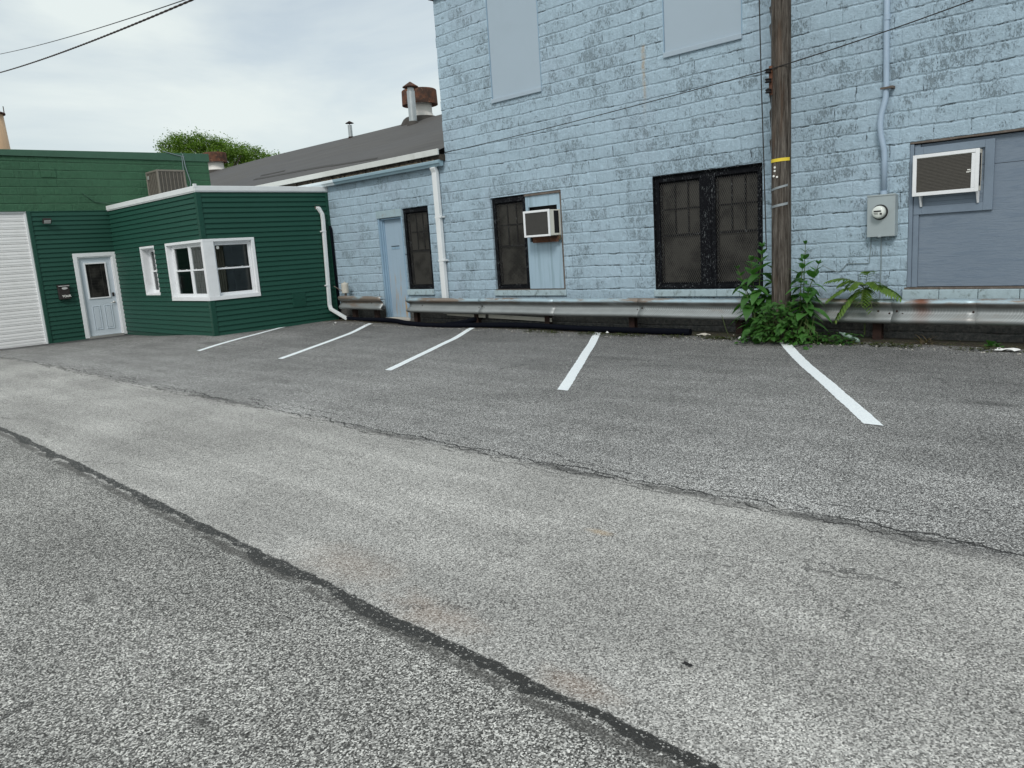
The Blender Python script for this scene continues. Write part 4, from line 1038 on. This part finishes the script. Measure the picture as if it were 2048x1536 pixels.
def band(z, hgt, tilt, mat, name, a0=150, a1=375, rr=.130):
    m = MB(); n = 26; pr2 = None
    for i in range(n+1):
        an = R(a0+(a1-a0)*i/n); zz = z+tilt*(i/n-.5); x = -4.745+.0035*z+rr*math.cos(an); y = 10.2+rr*math.sin(an)
        cur = ((x, y, zz), (x, y, zz+hgt))
        if pr2: m.quad(pr2[0], cur[0], cur[1], pr2[1])
        pr2 = cur
    return m.build(name, mat, UP, solid=.004)
band(2.445, .042, .012, 'yellow', 'yellow_band', 190, 350); band(2.09, .028, .07, 'strap', 'metal_strap', 190, 335); band(1.86, .032, .05, 'strap', 'metal_strap', 195, 335)
for (an, z) in ((258, 2.375), (257, 2.33), (250, 2.265), (272, 2.25)):
    a_ = R(an); c_ = Vector((-4.737+.131*math.cos(a_), 10.2+.131*math.sin(a_), z)); m = MB()
    m.lathe([(.014, 0), (.014, .006), (.001, .008)], tuple(c_), 12, '-y'); m.build('white_tag', 'tag', UP)
m = MB(); m.box(-4.835, -4.795, 10.06, 10.085, 3.30, 3.66); m.build('insulator_bracket', 'rust', UP)
for z in (3.60, 3.48, 3.35):
    m = MB(); m.lathe([(.03, 0), (.045, .008), (.03, .02), (.03, .032), (.045, .042), (.03, .052)], (-4.835, 10.04, z-.026), 16); m.build('spool_insulator', 'dark', UP, smooth=False)
m = MB()
for (z, l_) in ((4.1, .22), (3.0, .3), (3.25, .18), (2.66, .2), (4.35, .14)):
    x = -4.745+.0035*z-.128; m.poly([(x, 10.17, z-l_/2), (x-.016, 10.16, z+l_*.35), (x+.004, 10.17, z+l_/2)])
m.split('splinter', 'pole', UP, solid=.004)

# ------------------------------------------------------------------ wires
def sagline(A, B, sag, n=60):
    A, B = Vector(A), Vector(B); return [A+(B-A)*(i/n)-Vector((0, 0, sag*4*(i/n)*(1-i/n))) for i in range(n+1)]
tp = Vector((-4.73, 10.2, 0))
def far_wire(name, fx, fy, z1, z2, r_, mat, lab, twist=False):
    # through the two measured heights, ending on the pole
    pts = sagline((fx, fy, z1), (tp.x-.12, tp.y, z2), .35, 80)
    m = MB()
    if twist:
        fine = catmull(pts, .12)
        m.tube([p+Vector((0, .012*math.cos(i*.9), .012*math.sin(i*.9))) for i, p in enumerate(fine)], r_, 6)
        m.tube([p-Vector((0, .012*math.cos(i*.9), .012*math.sin(i*.9))) for i, p in enumerate(fine)], r_, 6)
    else: m.tube(pts, r_, 6)
    return tag(m.build(name, mat), lab, 'cable', 'overhead cables at the left')
far_wire('overhead_cable', -58.07, 15.09, 14.32, 7.55, .026, 'brownwire', 'thick twisted overhead cable at upper left of the sky', True)
far_wire('overhead_cable', -58.03, 15.26, 15.43, 7.05, .016, 'wire', 'thin overhead cable above the twisted one at upper left')
m = MB(); m.tube(sagline((-12.16, 10.84, 3.52), (-4.87, 10.03, 3.61), .03, 30), .006, 6)
tag(m.build('service_wire', 'wire'), 'thin wire crossing the blue wall from the low roof corner to the pole', 'wire')
m = MB(); m.tube(sagline((-4.87, 10.03, 3.61), (-2.20, 10.82, 4.13), .03, 30), .007, 6)
tag(m.build('service_wire', 'wire'), 'thin wire rising to the upper right from the pole insulators', 'wire')
m = MB(); m.tube([(-5.02, 10.16, 8.0), (-5.0, 10.14, 4.6), (-4.97, 10.12, 3.5), (-4.93, 10.10, 2.4), (-4.90, 10.09, 1.3)], .008, 6)
tag(m.build('pole_wire', 'wire'), 'thin dark wire hanging down just left of the utility pole', 'wire')

# ------------------------------------------------------------------ roof ventilators
def ventilator(x, y, zb, s, lab):
    V = thing('roof_ventilator', (x, y, zb), lab, 'roof ventilator', 'rusty capped ventilators on the felt roof')
    m = MB(); m.lathe([(.62*s, -.25), (.44*s, .10*s), (.40*s, .20*s), (.40*s, .62*s)], (x, y, zb), 28); m.build('neck', 'ventwhite', V, smooth=False)
    m = MB(); m.lathe([(.46*s, .50*s), (.615*s, .46*s), (.60*s, .93*s), (.57*s, .96*s), (.3*s, .99*s), (.001, 1.0*s)], (x, y, zb), 28)
    m.build('cap', 'rust', V)
    m = MB(); m.lathe([(.80*s, -.28), (.62*s, .0), (.55*s, .05), (.5*s, .05)], (x, y, zb), 20); m.build('flashing', 'tar', V)
ventilator(-20.35, 17.25, 5.85, .95, 'rusty capped white ventilator on the roof ridge next to the tall blue wall')
ventilator(-35.1, 17.2, 5.80, .86, 'rusty capped ventilator just behind the corner of the green garage')
FP = thing('flue_pipe', (-19.6, 16.3, 5.5), 'galvanised flue pipe with rusty cone cap in front of the big ventilator', 'flue pipe')
m = MB(); m.lathe([(.125, -.1), (.125, .92), (.10, .93), (.10, 1.05)], (-19.63, 16.3, 5.60), 18); m.build('pipe', 'galv', FP, smooth=False)
m = MB(); m.lathe([(.24, 1.03), (.25, 1.05), (.08, 1.16), (.02, 1.20)], (-19.63, 16.3, 5.60), 18); m.build('cone_cap', 'rust', FP)
m = MB(); m.lathe([(.26, -.2), (.15, .02), (.13, .04)], (-19.63, 16.3, 5.58), 18); m.build('flashing', 'tar', FP)
VP = thing('vent_pipe', (-23.7, 16.7, 5.65), 'small metal vent pipe with flat cap standing alone on the roof ridge', 'vent pipe')
m = MB(); m.lathe([(.075, -.1), (.075, .44)], (-23.75, 16.8, 5.70), 14); m.build('pipe', 'galv', VP)
m = MB(); m.lathe([(.01, .42), (.01, .56)], (-23.75, 16.8, 5.70), 8); m.lathe([(.15, .50), (.15, .51), (.02, .58)], (-23.75, 16.8, 5.70), 14); m.lathe([(.14, -.12), (.08, .05)], (-23.75, 16.8, 5.70), 14); m.build('cap', 'postrust', VP)

# stack far left
ST = thing('smokestack', (-44.3, 10.6, 0), 'tall buff coloured stack rising behind the green garage', 'smokestack')
m = MB(); m.lathe([(.95, 0), (.78, 7.0), (.70, 9.3)], (-43.75, 10.47, 0), 24); m.build('shaft', 'stack', ST, smooth=True)
m = MB(); m.lathe([(.60, 9.3), (.60, 9.9), (.57, 9.95)], (-43.75, 10.47, 0), 24); m.build('top', 'stack', ST)
m = MB(); m.lathe([(.80, 9.22), (.80, 9.28)], (-43.75, 10.47, 0), 24); m.box(-43.8, -43.76, 11.24, 11.27, 9.25, 9.65); m.split('iron_ring', 'rust', ST)

# ------------------------------------------------------------------ leaves
def leaf(mb, base, dirv, up, L, Wd, droop=.5, fold=.18, n=5):
    d = Vector(dirv).normalized(); u = Vector(up); u = (u-d*u.dot(d)).normalized(); s = d.cross(u)
    base = Vector(base); i0 = len(mb.v)
    for k in range(n+1):
        t_ = k/n; w = Wd*.5*(math.sin(math.pi*min(1, t_**.75))**.8 if 0 < t_ < 1 else .02)
        c_ = base+d*(L*t_)+Vector((0, 0, -droop*L*t_*t_))
        for sg in (-1, 0, 1): mb.v.append(tuple(c_+s*(w*sg)+u*(abs(sg)*w*fold)))
    for k in range(n):
        a = i0+k*3; mb.f.append((a, a+1, a+4, a+3)); mb.f.append((a+1, a+2, a+5, a+4))
def rdir(r, el0, el1, toward=None, spread=math.pi):
    an = r.uniform(-math.pi, math.pi) if toward is None else toward+r.uniform(-spread, spread)
    el = r.uniform(el0, el1); return Vector((math.cos(an)*math.cos(el), math.sin(an)*math.cos(el), math.sin(el)))
def weed(x, y, stems, lab, name='broadleaf_weed', seed=1, mat='leaf', grp=None):
    r = random.Random(seed); T = thing(name, (x, y, 0), lab, 'plant', grp); lf = MB(); sm = MB()
    for (bx_, by_, tx, ty, tz, L) in stems:
        A = Vector((bx_, by_, 0)); B = Vector((tx, ty, tz)); mid = (A+B)/2+Vector((r.uniform(-.05, .05), r.uniform(-.05, .02), .1*tz))
        P = catmull([A, mid, B], .05); sm.tube(P, [.011-.007*i/len(P) for i in range(len(P))], 6)
        n = int(tz/.085); ph = r.uniform(0, 3)
        for k in range(2, n+1):
            f_ = k/n; p = P[min(len(P)-1, int(f_*(len(P)-1)))]
            for q_ in range(2):
                an = ph+k*1.45+q_*math.pi; el = .15+.75*f_*f_ if f_ > .75 else r.uniform(-.15, .35)
                sz = 1.45*L*(.75+.5*math.sin(math.pi*min(1, f_*.95)))*(1-.45*max(0, f_-.8)/.2)*r.uniform(.8, 1.15)
                d = Vector((math.cos(an)*math.cos(el), math.sin(an)*math.cos(el)*.9, math.sin(el)))
                leaf(lf, p, d, (0, 0, 1), sz, sz*.46, r.uniform(.35, .85) if f_ < .8 else .2)
        for q_ in range(5):
            leaf(lf, P[-1], rdir(r, .5, 1.2), (0, 0, 1), L*.6, L*.22, .15)
    sm.build('stem', 'stem', T); lf.build('leaves', mat, T, smooth=False)
    return T
weed(-5.05, 10.15, [(-5.02, 10.22, -4.98, 10.14, 1.34, .17), (-5.06, 10.16, -5.10, 10.05, 1.16, .18), (-5.10, 10.2, -5.36, 10.15, 1.05, .13), (-5.0, 10.12, -5.16, 9.98, .75, .19), (-5.05, 10.1, -5.02, 9.95, .55, .18), (-4.95, 10.3, -4.88, 10.34, 1.2, .15)], 'tall large leaved weed growing on the left side of the pole', seed=4)
weed(-4.45, 10.2, [(-4.50, 10.24, -4.42, 10.16, 1.12, .16), (-4.45, 10.2, -4.22, 10.18, 1.08, .16), (-4.50, 10.35, -4.50, 10.42, 1.34, .14), (-4.42, 10.15, -4.30, 10.05, .72, .19), (-4.48, 10.1, -4.52, 9.98, .55, .17)], 'large leaved weed growing on the right side of the pole', seed=9)
r = random.Random(21); T = thing('ground_vine', (-4.65, 10.0, 0), 'low tangled vine covering the foot of the utility pole', 'plant'); lf = MB(); sm = MB()
for i in range(360):
    a = r.gauss(0, 1); x = -4.66+a*.20; y = 9.98+r.gauss(0, .10); hmax = .55*math.exp(-((x+4.66)/.30)**2)+.08
    z = r.uniform(.02, 1)**.8*hmax; s = r.uniform(.045, .10)
    if x < -5.2 or x > -3.95: z *= .5
    leaf(lf, (x, y-.12*(1-z), z+.03), rdir(r, -.4, .7, -math.pi/2, 1.9), (0, -.5, 1), s, s*.75, r.uniform(.1, .7), .12, 3)
for i in range(40):
    x = -4.62+r.gauss(0, .25); sm.tube([(x, 10.0, .02), (x+r.uniform(-.1, .1), 9.93, .2), (x+r.uniform(-.15, .15), 9.9, r.uniform(.25, .5))], .004, 5)
sm.build('stem', 'stem', T); lf.build('leaves', 'vine', T)
T = thing('low_weed', (-4.0, 10.2, 0), 'low leafy weed clump right of the pole under the guard rail', 'plant'); lf = MB()
for i in range(230):
    x = r.uniform(-4.35, -3.72); y = r.uniform(10.0, 10.42); z = r.uniform(.02, .17); s = r.uniform(.05, .11)
    leaf(lf, (x, y, z), rdir(r, -.1, .8, -math.pi/2, 2.2), (0, 0, 1), s, s*.5, .4, .12, 3)
lf.build('leaves', 'vine', T)
# ailanthus seedling behind the rail
T = thing('fern_leaved_sapling', (-3.76, 10.66, 0), 'feathery leaved sapling growing over the guard rail below the meter', 'plant'); lf = MB(); sm = MB(); r = random.Random(5)
sm.tube([(-3.80, 10.68, .1), (-3.77, 10.62, .5), (-3.75, 10.58, .74)], .012, 6)
C0 = Vector((-3.76, 10.56, .72))
for (dx, dy, dz, L) in ((-.50, -.06, .22, .52), (-.42, -.12, -.04, .46), (-.30, -.2, -.30, .46), (.10, -.1, .32, .36), (.34, -.08, .03, .38), (.42, -.04, -.02, .46), (.05, -.25, -.08, .30), (-.12, -.2, .12, .28), (-.3, -.03, .14, .36), (.22, -.14, .12, .30), (.17, -.2, -.16, .30)):
    D = Vector((dx, dy, dz)).normalized(); pts = [C0+D*L*t_+Vector((0, 0, .06*math.sin(math.pi*t_)-.10*t_*t_)) for t_ in [i/12 for i in range(13)]]
    sm.tube(pts, .004, 5)
    for i in range(2, 13):
        ax = (pts[min(i+1, 12)]-pts[i-1]).normalized(); sd = ax.cross(Vector((0, 0, 1))).normalized()
        for sg in (-1, 1):
            ll = .15*math.sin(math.pi*(.15+.75*i/13))*r.uniform(.85, 1.1); leaf(lf, pts[i], sd*sg*.9+ax*.5+Vector((0, 0, .05)), (0, 0, 1), ll, ll*.38, .4, .15, 3)
sm.build('stem', 'stem', T); lf.build('leaves', 'fern', T)
def tuft(x, y, n, L, lab, mat, nm, wd=.12, sd=3):
    r = random.Random(sd); T = MB()
    for i in range(n): leaf(T, (x+r.uniform(-.05, .05), y+r.uniform(-.04, .04), .02), rdir(r, .2, 1.3, -math.pi/2, 2.2), (0, 0, 1), L*r.uniform(.6, 1.1), L*wd, r.uniform(.3, .8), .15, 4)
    tag(T.build(nm, mat), lab, 'plant')
tuft(-3.0, 10.5, 26, .30, 'dry narrow leaved tuft under the rail near the rust patch', 'litter', 'grass_tuft', .07, 3)
tuft(-2.24, 10.5, 16, .18, 'small green weed under the right end of the rail', 'leaf', 'small_weed', .5, 8)
tuft(-14.45, 10.62, 10, .12, 'tiny green weed beside the post of the short rail', 'leaf', 'small_weed', .5, 12)
tuft(-3.92, 10.05, 12, .16, 'small yellow green weed at the asphalt edge right of the vine', 'fern', 'small_weed', .4, 15)

# moss and litter along the wall foot
r = random.Random(31); mo = MB(); li = MB()
for i in range(4200):
    x = r.uniform(-9.5, 1.5); c_ = math.sin(x*3.1)+math.sin(x*7.7+1)
    if c_ < r.uniform(-1.2, .6): continue
    y = 10.13+r.gauss(0, .07); s = r.uniform(.02, .05)
    leaf(mo, (x, y, gh(x, y)+r.uniform(0, .02)), rdir(r, 0, .9), (0, 0, 1), s, s*.8, .3, .1, 2)
struct(mo.build('moss', 'moss'), 'stuff')
for i in range(3600):
    x = r.uniform(-16.3, 1.5); y = 10.28+r.gauss(0, .16)
    if y > 10.8: continue
    s = r.uniform(.012, .045); leaf(li, (x, y, gh(x, y)+r.uniform(.004, .02)), rdir(r, -.05, .4), (0, 0, 1), s, s*r.uniform(.3, .8), .2, .1, 2)
struct(li.build('leaf_litter', 'litter'), 'stuff')
gv = MB()
def pebble(mb, x, y, z, s, r):
    i = len(mb.v); P = [(1, 0, 0), (-1, 0, 0), (0, 1, 0), (0, -1, 0), (0, 0, 1), (0, 0, -1)]
    for p in P: k = s*r.uniform(.6, 1.2); mb.v.append((x+p[0]*k, y+p[1]*k, z+p[2]*k*.6))
    for f_ in ((0, 2, 4), (2, 1, 4), (1, 3, 4), (3, 0, 4), (2, 0, 5), (1, 2, 5), (3, 1, 5), (0, 3, 5)): mb.f.append(tuple(i+k for k in f_))
for i in range(700):
    x = r.uniform(-16, 1.5); y = 10.05+abs(r.gauss(0, .2))*r.choice((-.6, 1)); pebble(gv, x, y, gh(x, y)+.006, r.uniform(.005, .016), r)
struct(gv.build('gravel', 'stone'), 'stuff')
def scrap(x, y, s, lab, nm, mat, seed, cat='litter'):
    r = random.Random(seed); m = MB(); n = 7; z0 = gh(x, y)+.008
    for i in range(n):
        for j in range(n): m.v.append((x+(i/(n-1)-.5)*s*1.8+r.uniform(-.1, .1)*s, y+(j/(n-1)-.5)*s*.8+r.uniform(-.08, .08)*s, z0+abs(r.gauss(0, .12))*s+.03*s))
    for i in range(n-1):
        for j in range(n-1): a = i*n+j; m.f.append((a, a+1, a+n+1, a+n))
    tag(m.build(nm, mat, solid=.003), lab, cat)
scrap(-2.02, 10.12, .13, 'crumpled white paper scrap on the asphalt at far right', 'paper_scrap', 'paper', 1)
scrap(-5.27, 10.12, .08, 'small white paper scrap on the asphalt left of the vine', 'paper_scrap', 'paper', 2)
scrap(-6.02, 10.32, .11, 'crumpled tan scrap at the end of the drain hose', 'paper_scrap', 'pvc', 3)
scrap(-9.0, 10.55, .10, 'pale scrap lying on the soil behind the hose under the rail', 'paper_scrap', 'paper', 6)
scrap(-1.44, 2.30, .018, 'tiny dark scrap lying alone on the pale asphalt lane', 'dark_scrap', 'dark', 4)
m = MB(); m.v = []; pebble(m, -15.45, 9.98, gh(-15.45, 9.98)+.02, .035, r); tag(m.build('white_stone', 'paper'), 'small white stone on the asphalt below the bent downspout', 'stone')
m = MB(); pebble(m, -7.72, 10.16, .07, .035, r); tag(m.build('white_stone', 'paper'), 'small white stone at the hose near the fourth bay line', 'stone')
m = MB(); m.tube([(-4.0, 10.34, .16), (-3.96, 10.33, .15), (-3.93, 10.32, .14), (-3.75, 10.28, .07), (-3.72, 10.27, .06)], [.014, .014, .03, .034, .02], 10)
tag(m.build('plastic_bottle', 'bottle', smooth=True), 'clear plastic bottle lying in the weeds beneath the rail', 'bottle')

# ------------------------------------------------------------------ tree beyond the roofs
TR = thing('leafy_tree', (-45, 22, 0), 'round green tree crown showing above the low grey roof', 'tree')
tk = MB(); r = random.Random(11)
tk.tube([(-45, 22, 0), (-45.1, 22, 3), (-44.9, 22.1, 5.5)], [.35, .28, .2], 10)
ends = []
for i in range(26):
    an = r.uniform(0, 6.28); rr_ = r.uniform(1.2, 3.4); e = Vector((-45+rr_*math.cos(an), 22+rr_*math.sin(an), 6.0+r.uniform(.2, 2.6)*(1-.1*rr_))); s0 = Vector((-45, 22, r.uniform(3.2, 5.4)))
    tk.tube([s0, (s0+e)/2+Vector((0, 0, .3)), e], [.10, .06, .02], 6); ends.append(e)
tk.build('trunk', 'bark', TR)
cr = MB()
# clump centres inside an uneven crown; direction along the view-perpendicular is (0.43,0.90)
clumps = []
dv = Vector((.43, .90, 0)); dn_ = Vector((.90, -.43, 0))
def top(u): # crown height profile across the view
    return 9.32-.12*(u+.9)**2 if u < 0.5 else 9.08-.20*(u-.5)-.07*(u-.5)**2
for i in range(230):
    u = r.uniform(-2.9, 3.7); w = r.uniform(-2.3, 2.3); tz = top(u)-.15*abs(w)-.12*w*w
    z = tz-abs(r.gauss(0, .9))-.12
    if z < 5.2: continue
    clumps.append((Vector((-45, 22, 0))+dv*u+dn_*w+Vector((0, 0, z)), r.uniform(.22, .5)))
for c_, rad in clumps:
    for k in range(int(95*rad/.22)):
        o_ = Vector((r.gauss(0, 1), r.gauss(0, 1), r.gauss(0, .8)))*rad*.55; s = r.uniform(.08, .16)
        leaf(cr, c_+o_, rdir(r, -.8, .8), (r.uniform(-.5, .5), r.uniform(-.5, .5), 1), s, s*.6, .3, .1, 2)
cr.build('crown', 'treeleaf', TR)

# ------------------------------------------------------------------ light, sky, camera
SUN_EL, SUN_AZ = 42., 150.    # azimuth measured from +Y toward +X
world = bpy.data.worlds.new('World'); scene.world = world; world.use_nodes = True
wt = world.node_tree; wt.nodes.clear()
wo = wt.nodes.new('ShaderNodeOutputWorld'); bg = wt.nodes.new('ShaderNodeBackground'); sk = wt.nodes.new('ShaderNodeTexSky')
sk.sky_type = 'NISHITA'; sk.sun_disc = False; sk.sun_elevation = R(SUN_EL); sk.sun_rotation = R(SUN_AZ); sk.dust_density = 2.0
tc = wt.nodes.new('ShaderNodeTexCoord'); mp_ = wt.nodes.new('ShaderNodeMapping'); mp_.inputs['Scale'].default_value = (1, 1, 3.2)
n1 = wt.nodes.new('ShaderNodeTexNoise'); n1.inputs['Scale'].default_value = 2.1; n1.inputs['Detail'].default_value = 6; n1.inputs['Roughness'].default_value = .55; n1.inputs['Distortion'].default_value = .5
rp = wt.nodes.new('ShaderNodeValToRGB'); rp.color_ramp.elements[0].position = .36; rp.color_ramp.elements[1].position = .62
rp.color_ramp.elements[0].color = (.55, .55, .55, 1); rp.color_ramp.elements[1].color = (.97, .97, .97, 1)
mx = wt.nodes.new('ShaderNodeMix'); mx.data_type = 'RGBA'; mx.inputs[7].default_value = (7.2, 7.85, 7.75, 1)
wt.links.new(tc.outputs['Generated'], mp_.inputs[0]); wt.links.new(mp_.outputs[0], n1.inputs['Vector']); wt.links.new(n1.outputs['Fac'], rp.inputs[0])
wt.links.new(rp.outputs[0], mx.inputs[0]); wt.links.new(sk.outputs[0], mx.inputs[6]); wt.links.new(mx.outputs[2], bg.inputs[0]); wt.links.new(bg.outputs[0], wo.inputs[0])
bg.inputs[1].default_value = .10
sl = bpy.data.lights.new('sun', 'SUN'); sl.energy = 1.5; sl.angle = R(16); sl.color = (1, .97, .93)
so = bpy.data.objects.new('sun', sl); col.objects.link(so)
sd = Vector((math.sin(R(SUN_AZ))*math.cos(R(SUN_EL)), math.cos(R(SUN_AZ))*math.cos(R(SUN_EL)), math.sin(R(SUN_EL))))
so.rotation_euler = sd.to_track_quat('Z', 'Y').to_euler()

cam = bpy.data.cameras.new('camera'); co = bpy.data.objects.new('camera', cam); col.objects.link(co)
cr_ = Vector((.71943255, .69147238, -.06544282)); cu_ = Vector((-.07700966, .17305302, .98189723)); cf = Vector((-.69027989, .70136909, -.17775003))
mt = Matrix((cr_, cu_, -cf)).transposed().to_4x4(); mt.translation = (0, 0, 1.6); co.matrix_world = mt
cam.sensor_width = 36; cam.sensor_fit = 'HORIZONTAL'; cam.lens = 36*1540.556/2048; cam.clip_start = .05; cam.clip_end = 500
scene.camera = co
vs_ = scene.view_settings; vs_.view_transform = 'Standard'; vs_.look = 'None'; vs_.gamma = 1; vs_.exposure = .18
scene.cycles.max_bounces = 6; scene.cycles.transparent_max_bounces = 8
